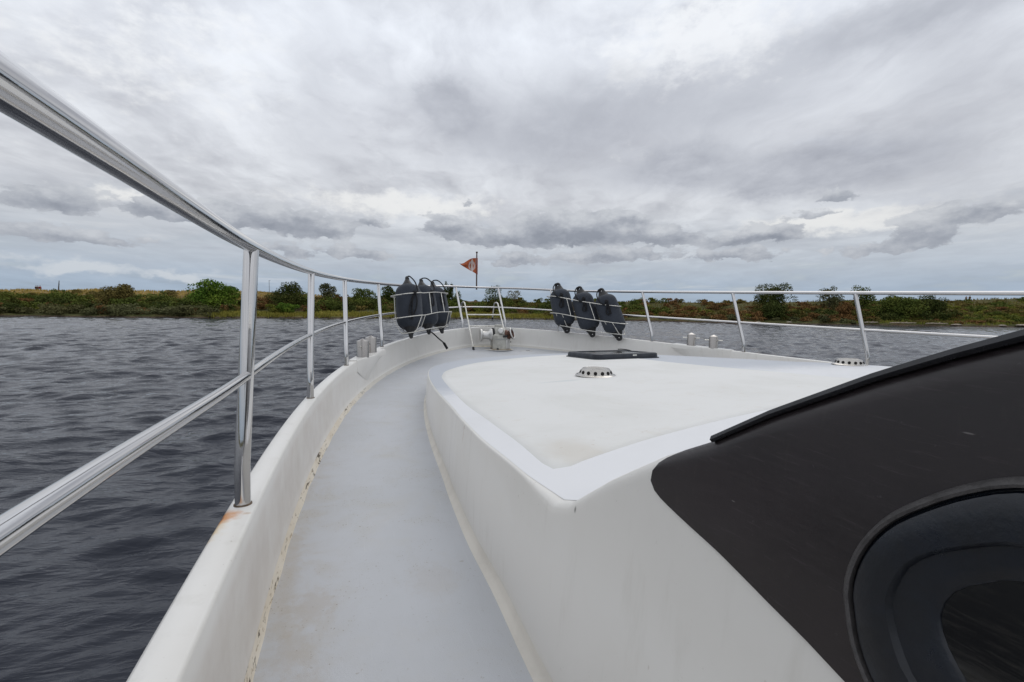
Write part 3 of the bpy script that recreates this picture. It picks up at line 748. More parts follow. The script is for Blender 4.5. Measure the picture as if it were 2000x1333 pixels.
hx0, hx1, hy0, hy1 = .09, .90, 3.98, 4.66
def hloop(d, lift, cr=.09):
    x0, x1, y0, y1 = hx0 + d, hx1 - d, hy0 + d, hy1 - d; L = []
    for cx, cy, a0 in ((x1 - cr, y1 - cr, 0), (x0 + cr, y1 - cr, 90), (x0 + cr, y0 + cr, 180), (x1 - cr, y0 + cr, 270)):
        for a in np.linspace(a0, a0 + 90, 7): L.append((cx + cr * math.cos(R(a)), cy + cr * math.sin(R(a))))
    return [(x, y, top_z(x, y) + lift) for x, y in L]
hatch = MB().grid([hloop(-.012, .001), hloop(-.012, .010), hloop(0, .012), hloop(.004, .050), hloop(.012, .057), hloop(.07, .059), hloop(.074, .051)], closed_u=True).build('deck_hatch', HATCHM, boat, sharp=45)
g = hloop(.073, .052, .03); MB().add(g, [tuple(range(len(g)))]).build('hatch_pane', HGLASS, hatch)
mb = MB(); zh = top_z(.5, 4.05) + .072
mb.tube(spline([(.60, 4.10, zh), (.60, 4.16, zh + .006), (.605, 4.28, zh + .004), (.61, 4.36, zh - .004)], 5), .006, 8).build('hatch_stay', BLACK, hatch)
q = (.56, hy0 + .001, top_z(.56, 3.98) + .037); MB().box((q[0], q[1], q[2]), (.05, .008, .014), bev=.003).build('hatch_latch', ROD, hatch)

# ------------------------------------------------------------------ rails
def rail_pt(i, z_mid=1.0):
    """point on a rail line above PLAN[i]; z_mid 1 = top rail, 0 = capping"""
    p = PLAN[i]; v = p[1]; n = -INW[i]; vv = max(v, -.6)
    e = -.0354 + .0092 * vv; d = .029 + .0437 * vv + .012 * sstep(6.3, 7.3, v) * 4
    top = ZC + .121 + .0287 * v if v > 0 else ZC + .121 + .03 * v * 0
    top += .035 * sstep(6.2, 7.2, v) + .018 * (1 - sstep(.25, 1.25, v))
    b = np.array([p[0], v, cap_z(v)]); t = np.array([p[0] + n[0] * e, v + n[1] * e + d, top])
    q = b + (t - b) * z_mid
    if .3 < z_mid < .6: q[2] += .018 * (1 - sstep(.3, 1.25, v))
    return q
railing = empty('railing', (0, 0, 0), boat)
top_path = resample(np.array([rail_pt(i) for i in range(0, len(PLAN), 2)]), 220); 
for _ in range(3): top_path[1:-1] = .25 * top_path[:-2] + .5 * top_path[1:-1] + .25 * top_path[2:]
MB().tube(top_path, .0175, 24).build('top_rail', STEEL, railing)
mid_path = resample(np.array([rail_pt(i, .492) for i in range(0, len(PLAN), 2)]), 220)
for _ in range(3): mid_path[1:-1] = .25 * mid_path[:-2] + .5 * mid_path[1:-1] + .25 * mid_path[2:]
MB().tube(mid_path, .0125, 16).build('middle_rail', STEEL, railing)
def stanchion(v, side, r=.0185, idx=None):
    i = at_v(v, side) if idx is None else idx
    P = [rail_pt(i, t) for t in (0, .16, .3, .6, 1.0)]
    base = P[0] + [0, 0, -.002]; lean = P[4] - P[0]
    knee = P[0] + np.array([lean[0] * .03, lean[1] * .03, lean[2] * .15]); s2 = knee + (P[4] - knee) * .12
    pa = [base, P[0] + (knee - P[0]) * .6, knee, s2] + [knee + (P[4] - knee) * t for t in (.3, .5, .7, .9, .985)]
    st = MB().tube(pa, r, 18).build('stanchion', STEEL, railing)
    MB().lathe([(r + .0035, 0), (r + .003, .003), (r - .001, .005)], tuple(base + [0, 0, .002]), n=20).build('foot_weld', RUSTW, st)
for v in (-.6, 1.295, 2.765, 4.063, 5.24): stanchion(v, -1)
for v in (-.1, 1.4, 2.843, 4.127, 5.348): stanchion(v, 1)
h = len(PLAN) // 2
for u in (-.492, .315):
    i = min(range(len(PLAN)), key=lambda j: abs(PLAN[j][0] - u) + (0 if PLAN[j][1] > 6 else 9)); stanchion(0, 0, .0165, i)
i = min(range(len(PLAN)), key=lambda j: abs(PLAN[j][0] - 1.02) + (0 if PLAN[j][1] > 5.8 else 9)); stanchion(0, 0, .0165, i)

# ------------------------------------------------------------------ fenders in their baskets
FZ = [  # (top end, bottom end) of each fender's axis
    ((-1.549, 5.729, 2.985), (-1.545, 5.452, 2.225)), ((-1.293, 6.221, 2.993), (-1.239, 5.926, 2.243)), ((-1.061, 6.615, 2.99), (-.978, 6.307, 2.232)),
    ((.992, 6.676, 3.035), (1.048, 6.375, 2.215)), ((1.207, 6.351, 2.972), (1.308, 6.033, 2.172)), ((1.402, 6.034, 2.935), (1.566, 5.693, 2.14))]
FL = ['navy fender nearest the camera in the port basket, long rope loop hanging down its front',
      'middle navy fender of the port basket, its rope end dangling over the white bulwark',
      'far navy fender of the port basket, half hidden and nearest the bow rail posts',
      'most upright navy fender of the starboard basket, the one nearest the bow ladder',
      'middle navy fender of the starboard basket, tilted between its two neighbours',
      'most tilted navy fender of the starboard basket, pale hole showing in its top eye']
def eye_mesh(sgn):
    m = MB(); rows = []
    for (z, rx, ry) in ((-.035, .094, .094), (-.012, .082, .074), (.022, .066, .048), (.056, .052, .028)):
        rows.append([(rx * math.cos(a), ry * math.sin(a), sgn * (.295 + z)) for a in np.linspace(0, 2 * math.pi, 25)[:-1]])
    m.grid(rows, closed_u=True)
    cz = sgn * (.295 + .066)
    m.tube([(.029 * math.cos(a), 0, cz + .029 * math.sin(a)) for a in np.linspace(0, 2 * math.pi, 21)[:-1]], .0195, 10, closed=True)
    return m
def rope_variant(kind):
    m = MB(); r = .0085
    if kind == 0:
        P = [(.0, 0, .395), (.012, -.03, .40), (.03, -.075, .36), (.05, -.145, .27), (.062, -.172, .16), (.03, -.178, .125)]
        m.tube(spline(P, 6), r, 8)
        m.tube(spline([(.03, -.178, .125), (.045, -.18, .02), (.02, -.176, -.10), (-.035, -.174, -.19), (-.062, -.172, -.18), (-.05, -.174, -.06), (-.015, -.177, .05), (.02, -.18, .12)], 6), r, 8)
        m.tube(spline([(.02, -.178, .12), (-.01, -.176, .02), (-.022, -.174, -.10), (-.03, -.172, -.225)], 6), r, 8)
        m.lathe([(0, -.03), (.022, -.018), (.026, 0), (.02, .02), (0, .03)], (.02, -.18, .12), n=12)
    elif kind == 1:
        m.tube(spline([(0, 0, .395), (.02, -.02, .405), (.07, -.06, .38), (.12, -.10, .30), (.14, -.12, .20), (.09, -.165, .13)], 6), r, 8)
        m.tube(spline([(.09, -.165, .13), (.06, -.17, .04), (.075, -.168, -.06), (.10, -.155, -.04), (.10, -.16, .06), (.09, -.165, .13)], 6), r, 8)
        m.lathe([(0, -.03), (.022, -.018), (.026, 0), (.02, .02), (0, .03)], (.09, -.167, .13), n=12)
    else:
        m.tube(spline([(0, 0, .395), (-.03, -.03, .385), (-.06, -.10, .31), (-.05, -.165, .20), (0, -.178, .12), (.05, -.172, .155)], 6), r, 8)
        m.tube(spline([(.05, -.172, .15), (.02, -.176, .06), (-.01, -.175, .0), (.015, -.176, -.04), (.04, -.173, .02), (.05, -.172, .15)], 6), r, 8)
        m.tube(spline([(.05, -.172, .15), (.06, -.17, .06), (.045, -.17, -.04)], 6), r, 8)
        m.lathe([(0, -.03), (.024, -.018), (.028, 0), (.02, .02), (0, .03)], (.05, -.174, .15), n=12)
    return m
body_prof = [(.0, -.284), (.06, -.281)] + [(.06 + .098 * math.sin(a), -.165 - .116 * math.cos(a)) for a in np.linspace(.15, math.pi / 2, 9)]
body_prof = body_prof + [(.16, -.1), (.161, 0), (.16, .1)] + [(.06 + .098 * math.sin(a), .165 + .116 * math.cos(a)) for a in np.linspace(math.pi / 2, .15, 9)] + [(.06, .281), (0, .284)]
proto = tag(empty('fender'), FL[0], 'fender', 'navy fenders stowed in the rail baskets')
MB().lathe(body_prof, n=40).build('fender_body', FEND, proto, sharp=60)
eye_mesh(1).build('eye_end', BLACK, proto); eye_mesh(-1).build('eye_end', BLACK, proto)
ropes = [rope_variant(i).build('lanyard', ROPE, proto) for i in range(3)]
parts0 = [c for c in proto.children if c not in ropes]
frames = []
for i, (tpv, btv) in enumerate(FZ):
    tpv, btv = np.array(tpv), np.array(btv); c = (tpv + btv) / 2; zx = (tpv - btv) / np.linalg.norm(tpv - btv)
    j = at_v(c[1], -1 if i < 3 else 1)
    outb = -np.array([INW[j][0], INW[j][1], 0]); yx = outb - zx * np.dot(outb, zx); yx /= np.linalg.norm(yx); xx = np.cross(yx, zx)
    scl = np.linalg.norm(tpv - btv) / .83
    Mx = Matrix(((xx[0] * scl, yx[0] * scl, zx[0] * scl, c[0]), (xx[1] * scl, yx[1] * scl, zx[1] * scl, c[1]), (xx[2] * scl, yx[2] * scl, zx[2] * scl, c[2]), (0, 0, 0, 1)))
    frames.append((c, xx, yx, zx))
    if i == 0: f = proto
    else:
        f = proto.copy(); COL.objects.link(f); f['label'] = FL[i]
        for p_ in parts0:
            q = p_.copy(); COL.objects.link(q); q.parent = f
    f.matrix_world = Mx
    ropes_k = (0, 1, 1, 2, 2, 2)[i]
    if i == 0: ropes[0].rotation_euler = (0, 0, R(-55))
    else:
        q = ropes[ropes_k].copy(); COL.objects.link(q); q.parent = f; q.rotation_euler = (0, 0, R(-62) if i < 3 else R(14))
    if i == 1:
        m_ = MB().tube(spline([(.0, -.02, -.37), (.03, -.05, -.40), (.06, -.10, -.47), (.10, -.16, -.55), (.12, -.17, -.60)], 6), .009, 8)
        m_.tube([(.10, -.155, -.54), (.135, -.18, -.625)], .017, 8).build('rope_end', ROPE, f)
for r_ in ropes[1:]: bpy.data.objects.remove(r_)

def basket(idx, name):
    fr = [frames[i] for i in idx]; rad = .175
    cs = [f[0] for f in fr]; axis = sum(f[3] for f in fr) / 3; axis /= np.linalg.norm(axis); outb = sum(f[2] for f in fr) / 3; outb /= np.linalg.norm(outb)
    al = (cs[2] - cs[0]); al /= np.linalg.norm(al)
    def P(k, off, lift, extra=0.0):
        f = fr[k]; return f[0] + f[3] * lift - f[2] * off + al * extra
    m = MB(); r = .0058
    for lift in (.155, -.13):
        front = [P(0, .02, lift, -.215), P(0, .10, lift, -.19), P(0, rad, lift, -.07), P(0, rad, lift, .05), P(1, rad, lift), P(2, rad, lift, -.05), P(2, rad, lift, .08), P(2, .10, lift, .19), P(2, .02, lift, .215)]
        back = [P(2, -rad, lift, .1), P(1, -rad, lift), P(0, -rad, lift, -.1)]
        m.tube(spline(front + back, 8, closed=True), r, 8, closed=True)
    for a, b in ((0, 1), (1, 2)):
        for s in (-1, 1):
            q0 = (P(a, rad * s, .155) + P(b, rad * s, .155)) / 2; q1 = (P(a, rad * s, -.13) + P(b, rad * s, -.13)) / 2
            m.tube([q0, q1], r * .9, 8)
    for k, e in ((0, -.06), (0, .05), (2, -.05), (2, .07)):
        m.tube([P(k, rad, -.13, e), P(k, .10, -.30, e), P(k, .06, -.325, e), P(k, -.06, -.325, e), P(k, -.10, -.30, e), P(k, -rad, -.13, e)], r * .9, 8)
    m.tube(spline([P(0, .08, -.32, -.08), P(1, .08, -.325), P(2, .08, -.32, .09)], 6), r, 8); m.tube(spline([P(0, -.08, -.32, -.08), P(1, -.08, -.325), P(2, -.08, -.32, .09)], 6), r, 8)
    # clamps on the middle rail
    for k in (0, 2):
        q = P(k, -rad, -.02); m.tube([P(k, -rad, .155), q, P(k, -rad, -.13)], r, 8)
    m.build(name, ROD, railing)
basket((0, 1, 2), 'fender_basket'); basket((3, 4, 5), 'fender_basket')

# ------------------------------------------------------------------ anchor windlass and bow gear
def rel(u, v, z): return (u, v, ZC + z)
zb = deck_z(6.85)
plate = MB().lathe([(.0, .0), (.24, .0), (.24, .004), (.23, .006), (0, .006)], (.06, 6.86, zb + .001), n=36).build('windlass_plate', GEL, boat)
wl = MB()
wl.box((.085, 6.86, zb + .135), (.27, .32, .25), rot=-.12, bev=.06)
rows = []
for z, sx, sy, ox in ((.255, .125, .15, .0), (.29, .118, .14, -.005), (.33, .095, .11, -.016), (.37, .062, .075, -.028), (.385, .066, .078, -.03), (.395, .06, .07, -.03), (.40, .0, .0, -.03)):
    rows.append([(.085 + ox + max(sx, .001) * math.cos(a), 6.86 + max(sy, .001) * math.sin(a), zb + z) for a in np.linspace(0, 2 * math.pi, 25)[:-1]])
wl.grid(rows, closed_u=True)
wind = wl.build('anchor_windlass', WINDL, boat, sharp=40)
MB().box((.085, 6.86, zb + .008), (.31, .38, .016), rot=-.12, bev=.03).build('base_flange', mat_plain('stained_plate', (.38, .30, .2), .7, var=.5, scale=14), wind)
MB().lathe([(0, -.295), (.098, -.295), (.102, -.283), (.098, -.268), (.066, -.252), (.060, -.20), (.068, -.155), (.100, -.132), (.108, -.118), (.104, -.105), (.05, -.10), (.05, -.02)], (.06, 6.885, zb + .228), (1, -.12, 0), n=30).build('warping_drum', ALU, wind, sharp=50)
MB().lathe([(.04, -.104), (.116, -.102), (.120, -.09), (.118, -.076), (.112, -.07), (.04, -.066)], (.06, 6.885, zb + .228), (1, -.12, 0), n=30).build('clutch_ring', BLACK, wind, sharp=40)
gy = MB()
gax = (.72, -.60, .32); gc = (.205, 6.745, zb + .245)
gy.lathe([(0, -.052), (.088, -.052), (.096, -.044), (.09, -.03), (.062, -.008), (.062, .008), (.09, .03), (.096, .044), (.088, .052), (.055, .05), (.05, .04), (0, .036)], gc, gax, n=28)
gypsy = gy.build('chain_gypsy', RUSTY, wind, sharp=45)
MB().lathe([(.088, .050), (.100, .046), (.102, .054), (.096, .060), (.072, .058), (.068, .05)], gc, gax, n=28).build('gypsy_rim', ALU, gypsy)
MB().box((.11, 6.69, zb + .22), (.07, .03, .035), rot=-.2, bev=.006).build('brake_lever', BLACK, wind)
MB().box((.087, 6.858, zb + .188), (.278, .328, .012), rot=-.12, bev=.064).build('casing_seam', CASTING, wind)
MB().box((.165, 6.705, zb + .10), (.075, .012, .15), rot=.42, bev=.006).build('casing_cover', ALU, wind)
MB().lathe([(0, .0), (.045, 0), (.045, .03), (.036, .04), (0, .042)], (.05, 6.74, zb + .30), (-.25, -.93, .2), n=18).build('oil_cap', ALU, wind)
MB().box((-.01, 6.70, zb + .02), (.03, .03, .03), bev=.008).build('mounting_bolt', BLACK, wind)
MB().box((.20, 6.69, zb + .13), (.016, .006, .016), bev=.003).build('casing_bolt', BLACK, wind)
hp = MB().box((.44, 6.62, deck_z(6.62) + .004), (.22, .07, .008), rot=-.15, bev=.02).build('hawse_plate', ALU, boat)
MB().box((.47, 6.62, deck_z(6.62) + .0095), (.07, .022, .003), rot=-.15, bev=.006).build('hawse_slot', HOLE, hp)

lad = tag(empty('boarding_ladder', (-.075, 7.0, zb)), 'folding white boarding ladder hooked over the bow rail behind the windlass', 'ladder')
lo = np.array([0, 7.0, zb])
for s in (-1, 1):
    u = s * .292
    P = [(u, 6.83, ZC - .632), (u, 7.03, ZC - .36), (u, 7.235, ZC - .085), (u, 7.33, ZC + .045), (u, 7.37, ZC + .085), (u, 7.43, ZC + .100), (u, 7.52, ZC + .085), (u, 7.56, ZC + .04), (u, 7.60, ZC - .08), (u, 7.625, ZC - .165)]
    MB().tube([np.array(q) - lo for q in spline(P, 6)], .0115, 12).build('side_rail', ROD, lad)
    MB().tube([np.array(q) - lo for q in ((u, 6.817, ZC - .650), (u, 6.845, ZC - .612))], .018, 12).build('rubber_foot', BLACK, lad)
    MB().tube([np.array(q) - lo for q in ((u, 7.622, ZC - .155), (u, 7.633, ZC - .195))], .015, 12).build('rubber_foot', BLACK, lad)
for v, z in ((7.219, -.107), (7.081, -.292), (6.852, -.602)):
    MB().tube([np.array((s * .292, v, ZC + z)) - lo for s in (-1, 1)], .0105, 12).build('rung', ROD if z > -.5 else CREAM, lad)

fl = tag(empty('pennant_flag', (-.012, 7.86, ZC + .33)), 'small orange triangular pennant with a pale ring emblem flying from a bow staff', 'flag')
MB().lathe([(.0, .0), (.013, .0), (.013, .01), (.0115, .6), (.0105, .645), (.018, .65), (.018, .672), (.0, .676)], n=14).build('flag_staff', mat_plain('dark_varnished_staff', (.11, .075, .06), .35), fl)
rows = []
for j in range(25):
    t = j / 24; x = -.27 * t - .012; hh = (1 - t) * .135 + .004; cz = .42 + .030 * t - .02 * math.sin(t * 3) * t; wy = .022 * math.sin(t * 7.5) * t + .05 * t
    up_ = hh + .028 * math.sin(min(1, t * 1.25) * math.pi)
    rows.append([(x, wy + .010 * math.sin(6 * t + 3 * s), cz + (up_ if s > 0 else hh) * s) for s in np.linspace(-1, 1, 9)])
rows += [[(-.284 - .012 * s2, .06, .445 + .02 * s2 + .012 * s * (1 - .5 * s2)) for s in np.linspace(-1, 1, 9)] for s2 in (.4, 1.0)]
zo = [[(x, y, z - .42) for x, y, z in r] for r in rows]
clo = MB().grid(zo).build('pennant_cloth', FLAG, fl); clo.location = (0, 0, .42)
MB().tube([(.004, 0, .27), (.004, 0, .56)], .0145, 12).build('cloth_sleeve', mat_plain('red_sleeve', (.36, .07, .04), .7), fl)

# ------------------------------------------------------------------ water
def site(a, D, z=0.0):
    """world point at depth D along the heading; a = lateral / depth"""
    p = EYE + r0v * (a * D) + f0 * D
    return np.array([p[0], p[1], z])

def big_mesh(name, V, F, mat, smooth=True, parent=None):
    me = bpy.data.meshes.new(name); V = np.asarray(V, np.float32); F = np.asarray(F, np.int32); k = F.shape[1]
    me.vertices.add(len(V)); me.vertices.foreach_set('co', V.ravel())
    me.loops.add(F.size); me.loops.foreach_set('vertex_index', F.ravel())
    me.polygons.add(len(F)); me.polygons.foreach_set('loop_start', np.arange(0, F.size, k, dtype=np.int32))
    me.update(calc_edges=True)
    me.polygons.foreach_set('use_smooth', np.full(len(F), smooth))
    me.materials.append(mat)
    o = bpy.data.objects.new(name, me); COL.objects.link(o)
    if parent is not None: o.parent = parent
    return o

def build_water():
    th = np.concatenate([np.linspace(-62, 62, 620), np.linspace(62, 298, 120)[1:-1]]); th = np.radians(th)
    rr = np.concatenate([[.4, .8, 1.2], np.geomspace(1.6, 200, 1150), np.geomspace(230, 3000, 14)])
    A, Rr = np.meshgrid(th, rr); X = Rr * np.sin(A); Y = Rr * np.cos(A)
    dr = np.gradient(rr)[:, None]; Z = np.zeros_like(X)
    r2 = np.random.default_rng(5)
    for i in range(72):
        lam = .24 * (2.3 / .24) ** (i / 71.0) * r2.uniform(.9, 1.1)
        main = math.radians(-72 + r2.normal(0, 19))
        amp = .0054 * lam ** .82 * r2.uniform(.6, 1.3)
        kx, ky = math.cos(main) * 2 * math.pi / lam, math.sin(main) * 2 * math.pi / lam
        ph = kx * X + ky * Y + r2.uniform(0, 6.28) + .6 * np.sin(X * .31 + i) + .5 * np.sin(Y * .23 + 2 * i)
        fade = np.clip((lam / (np.maximum(dr, Rr * .0035) * 2.0)) - 1, 0, 1) * (1 + np.clip((Rr - 10) / 45, 0, .7))
        s = np.sin(ph)
        Z += amp * fade * (s + .45 * s * s - .22)
    P = EYE[None, None, :] * [1, 1, 0] + X[..., None] * r0v + Y[..., None] * f0; P[..., 2] += Z
    nr, nt = X.shape; I = np.arange(nr * nt).reshape(nr, nt)
    J = np.roll(I, -1, 1)
    F = np.stack([I[:-1], J[:-1], J[1:], I[1:]], -1).reshape(-1, 4)
    o = big_mesh('water', P.reshape(-1, 3), F, WATER); tag(o, kind='structure')
build_water()

# ------------------------------------------------------------------ far bank and dike
SH = [(-1.6, 74), (-1.125, 82), (-.84, 85), (-.62, 89), (-.39, 96), (-.17, 108), (0, 113), (.28, 112), (.42, 104), (.5, 98), (.675, 100), (1.125, 98), (1.6, 94)]
HCR = [(-1.6, 5.4), (-1.125, 5.5), (-.78, 5.8), (-.66, 6.4), (-.54, 5.9), (-.34, 5.0), (0, 4.6), (.28, 5.2), (.5, 5.3), (.95, 6.6), (1.125, 7.3), (1.6, 7.6)]
def sh_D(a): return np.interp(a, [x for x, _ in SH], [y for _, y in SH])
def crest(a): return np.interp(a, [x for x, _ in HCR], [y for _, y in HCR])
def hump(x, y): return .5 * np.sin(x * .21 + 1.3) * np.cos(y * .17) + .3 * np.sin(x * .53 + y * .31) + .16 * np.sin(x * 1.31 - y * .9)
def bank_z(s, a):
    hc = crest(a)
    return np.interp(s, [-60, -10, -.6, 0, .5, 3, 11, 20], [-3, -1.6, -.3, -.02, .40, .62, 1.4, 2.6]) * (s < 20) + np.where(s >= 20, 0, 0) + np.where(s >= 20, np.interp(s, [20, 33, 40, 60, 4000], [0, 1, 1, .15, 0]) * (hc - 2.6) + 2.6, 0)
def ground(a, s):
    D = sh_D(a) + s; p = site(a, D); z = float(bank_z(np.array(s, float), a)); z += float(hump(p[0], p[1])) * .38 * min(1, max(0, s / 10))
    return np.array([p[0], p[1], z])

def build_ground():
    ph = np.radians(np.concatenate([np.linspace(-58, 58, 520), np.linspace(58, 302, 100)[1:-1]]))
    ss = np.concatenate([[-60, -10, -4, -1.2, -.6, -.3, 0, .2, .5, 1, 2], np.linspace(3, 46, 60), [50, 55, 60, 70, 90, 150, 400, 2800]])
    P = np.zeros((len(ss), len(ph), 3))
    for j, f in enumerate(ph):
        fl_ = (f + math.pi) % (2 * math.pi) - math.pi; fc = max(-1.0, min(1.0, fl_)); a = math.tan(fc)
        rs = sh_D(a) / math.cos(fc)
        jit = .55 * math.sin(f * 190) + .5 * math.sin(f * 77 + 1) + .35 * math.sin(f * 410 + 2)
        for i, s in enumerate(ss):
            r_ = rs + (s + jit * (1 if s < 6 else 0)) / max(.55, math.cos(fc)); x, y = r_ * math.sin(f), r_ * math.cos(f)
            p = EYE + r0v * x + f0 * y
            z = float(bank_z(np.array(float(s)), a)) + float(hump(p[0], p[1])) * .38 * min(1, max(0, s / 10)) * (1 if s < 200 else 0)
            P[i, j] = (p[0], p[1], z)
    nr, nt = P.shape[:2]; I = np.arange(nr * nt).reshape(nr, nt); J = np.roll(I, -1, 1)
    F = np.stack([I[:-1], J[:-1], J[1:], I[1:]], -1).reshape(-1, 4)
    o = big_mesh('ground', P.reshape(-1, 3), F, GROUND); tag(o, kind='structure')
build_ground()

# ------------------------------------------------------------------ foliage
def cards(C, Nrm, size, asp=.62, jitter=.9):
    """leaf-shaped faces at C, loosely facing Nrm"""
    n = len(C); d = Nrm + rng.normal(0, jitter, (n, 3)); d /= np.linalg.norm(d, axis=1)[:, None] + 1e-9
    t = np.cross(d, rng.normal(0, 1, (n, 3))); t /= np.linalg.norm(t, axis=1)[:, None] + 1e-9; b = np.cross(d, t)
    s = (size * rng.uniform(.6, 1.35, n))[:, None] * .5
    V = np.stack([C + t * s, C + b * s * asp + t * s * .15, C - t * s, C - b * s * asp + t * s * .15], 1).reshape(-1, 3)
    F = np.arange(4 * n).reshape(n, 4)
    return V, F

def lobes_cloud(c, w, h, nl, per, top_bias=.15, flat=1.0, spread=.75):
    """points and outward directions over an uneven pile of lobes with a filled heart; c = base centre"""
    P = []; Nn = []
    for i in range(nl):
        a = rng.uniform(0, 2 * math.pi); q = rng.uniform(0, 1) ** .5 * spread
        lz = rng.uniform(.16, .78) if i else .74
        wz = math.sqrt(max(.10, 1 - ((lz - .36) / .66) ** 2))
        ctr = c + np.array([math.cos(a) * w * q * .58 * wz, math.sin(a) * w * q * .58 * wz, h * lz])
        rx = w * rng.uniform(.15, .27); rz = h * rng.uniform(.15, .27) * flat
        n = int(per * rng.uniform(.7, 1.3)); d = rng.normal(0, 1, (n, 3)); d /= np.linalg.norm(d, axis=1)[:, None]
        d[:, 2] = np.where(d[:, 2] < -.5, -d[:, 2], d[:, 2])
        rad = rng.uniform(.45, 1.12, n) ** .6
        P.append(ctr + d * rad[:, None] * np.array([rx, rx, rz])); Nn.append(d)
    n = int(nl * per * .5 * min(1, spread)); d = rng.normal(0, 1, (n, 3)); d /= np.linalg.norm(d, axis=1)[:, None]; r_ = rng.uniform(0, 1, n) ** .4
    P.append(c + np.array([0, 0, h * .40]) + d * r_[:, None] * np.array([w * .40, w * .40, h * .42])); Nn.append(d)
    return np.concatenate(P), np.concatenate(Nn)

LEAF = {
    'olive': mat_leaf('olive_leaves', (0.109, 0.093, 0.030), (0.195, 0.158, 0.052), (0.279, 0.216, 0.073)),
    'bright': mat_leaf('bright_green_leaves', (0.055, 0.117, 0.018), (0.140, 0.224, 0.032), (0.223, 0.307, 0.049)),
    'dark': mat_leaf('dark_green_leaves', (0.039, 0.055, 0.015), (0.093, 0.109, 0.030), (0.140, 0.153, 0.046)),
    'grey': mat_leaf('grey_green_leaves', (0.078, 0.083, 0.037), (0.149, 0.153, 0.070), (0.226, 0.224, 0.110)),
    'mid': mat_leaf('mid_green_leaves', (0.063, 0.090, 0.019), (0.131, 0.158, 0.036), (0.185, 0.208, 0.054)),
    'rust': mat_leaf('russet_leaves', (0.131, 0.072, 0.030), (0.232, 0.132, 0.054), (0.317, 0.198, 0.079)),
    'yellow': mat_leaf('yellow_green_leaves', (0.109, 0.126, 0.022), (0.215, 0.224, 0.042), (0.298, 0.288, 0.073)),
    'straw': mat_leaf('straw_blades', (0.283, 0.216, 0.058), (0.476, 0.346, 0.107), (0.595, 0.446, 0.156)),
    'reed': mat_leaf('shore_grass_blades', (0.163, 0.165, 0.031), (0.298, 0.267, 0.058), (0.401, 0.339, 0.088)),
}
def trunk_mesh(root, h, w, r):
    m = MB(); top = h * .62
    m.tube(spline([(0, 0, -.4), (.05 * r, 0, top * .3), (r * .8, r * .4, top * .65), (r * .3, r, top)], 5), list(np.linspace(r, r * .35, 16)), 8)
    for i in range(6):
        a = i * 1.05 + rng.uniform(0, .6); z0 = top * rng.uniform(.25, .8); L = w * rng.uniform(.2, .36)
        m.tube(spline([(r * .3, r * .3, z0), (math.cos(a) * L * .5, math.sin(a) * L * .5, z0 + h * .10), (math.cos(a) * L, math.sin(a) * L, z0 + h * .24)], 4), list(np.linspace(r * .45, r * .12, 9)), 6)
    return m.build('trunk', BARK, root)
def tree(name, a, s, w, h, kind, label, cat='tree', nl=16, per=150, size=.34, lift=0.0, flat=1.0, bare=0.0, spread=.75):
    b = ground(a, s); root = tag(empty(name, tuple(b)), label, cat)
    c0 = np.array([0, 0, h * bare + lift]); P, Nn = lobes_cloud(c0, w, h * (1 - bare), nl, per, flat=flat, spread=spread)
    V, F = cards(P, Nn, np.full(len(P), size))
    big_mesh('crown', V, F, LEAF[kind], False, root)
    trunk_mesh(root, h, w, .05 + h * .022)
    return root
def A(px): return (px - 1000) / 889.0                      # bearing of a landmark as lateral / depth

tree('shrub_tree', A(229), 12, 6.6, 5.6, 'olive', 'round olive-brown tree standing alone on the bank beside the straw dike', nl=22, per=150)
tree('broadleaf_tree', A(417), 11, 10.6, 6.4, 'bright', 'wide bright green tree on the bank just before the first rail post', nl=32, per=170, size=.42)
tree('dome_tree', A(557), 13, 7.4, 6.7, 'dark', 'dark dome-shaped tree between the first two rail posts on the port side', nl=26, per=160, size=.32)
tree('rounded_tree', A(641), 27, 4.8, 4.8, 'grey', 'small grey-green round tree high on the dike behind the second rail post', nl=14, per=130)
tree('bushy_tree', A(706), 22, 6.6, 4.8, 'mid', 'broad brownish tree between two slender port rail posts', nl=16, per=140)
tree('bushy_tree', A(760), 24, 4.6, 5.2, 'dark', 'dark green tree peeping out beside the port fender basket', nl=14, per=140)
tree('narrow_tree', A(876), 26, 3.6, 6.2, 'dark', 'tall narrow dark tree behind the port fenders', nl=14, per=120, flat=1.5)
tree('sparse_tree', A(893), 22, 3.6, 5.0, 'mid', 'thin open-crowned tree beside the tall narrow dark tree', nl=9, per=60)
tree('open_tree', A(966), 24, 5.8, 6.2, 'mid', 'open mid-green tree behind the bow ladder and rail', nl=13, per=110, size=.32)
tree('feathered_tree', A(1004), 25, 5.2, 4.6, 'olive', 'low feathery tree right of the bow ladder', nl=10, per=80)
tree('flat_topped_tree', A(1507), 15, 7.4, 8.4, 'dark', 'tall flat-topped dark tree poking above the starboard top rail', nl=28, per=160, bare=.10, spread=.9)
tree('slim_tree', A(1617), 21, 6.2, 6.6, 'grey', 'thin grey-green tree behind russet scrub on the starboard bank', nl=20, per=100)
tree('slim_tree', A(1680), 21, 5.4, 7.0, 'mid', 'slender tree behind the nearest starboard rail post', nl=18, per=120)
tree('thicket_tree', A(1752), 9, 9.6, 6.0, 'mid', 'large spreading green tree mass low on the starboard bank', nl=34, per=170, size=.36)
tree('thicket_tree', A(1816), 11, 5.4, 5.9, 'dark', 'smaller dark green tree at the end of the spreading thicket', nl=18, per=150)
tree('thicket_tree', A(1650), 11, 5.0, 3.8, 'rust', 'low russet bush tree in front of the slim trees', nl=16, per=140)
tree('round_bush', A(536), 5, 3.4, 2.2, 'yellow', 'yellow-green round bush by the water below the dark dome tree', 'bush', nl=10, per=120, size=.28)
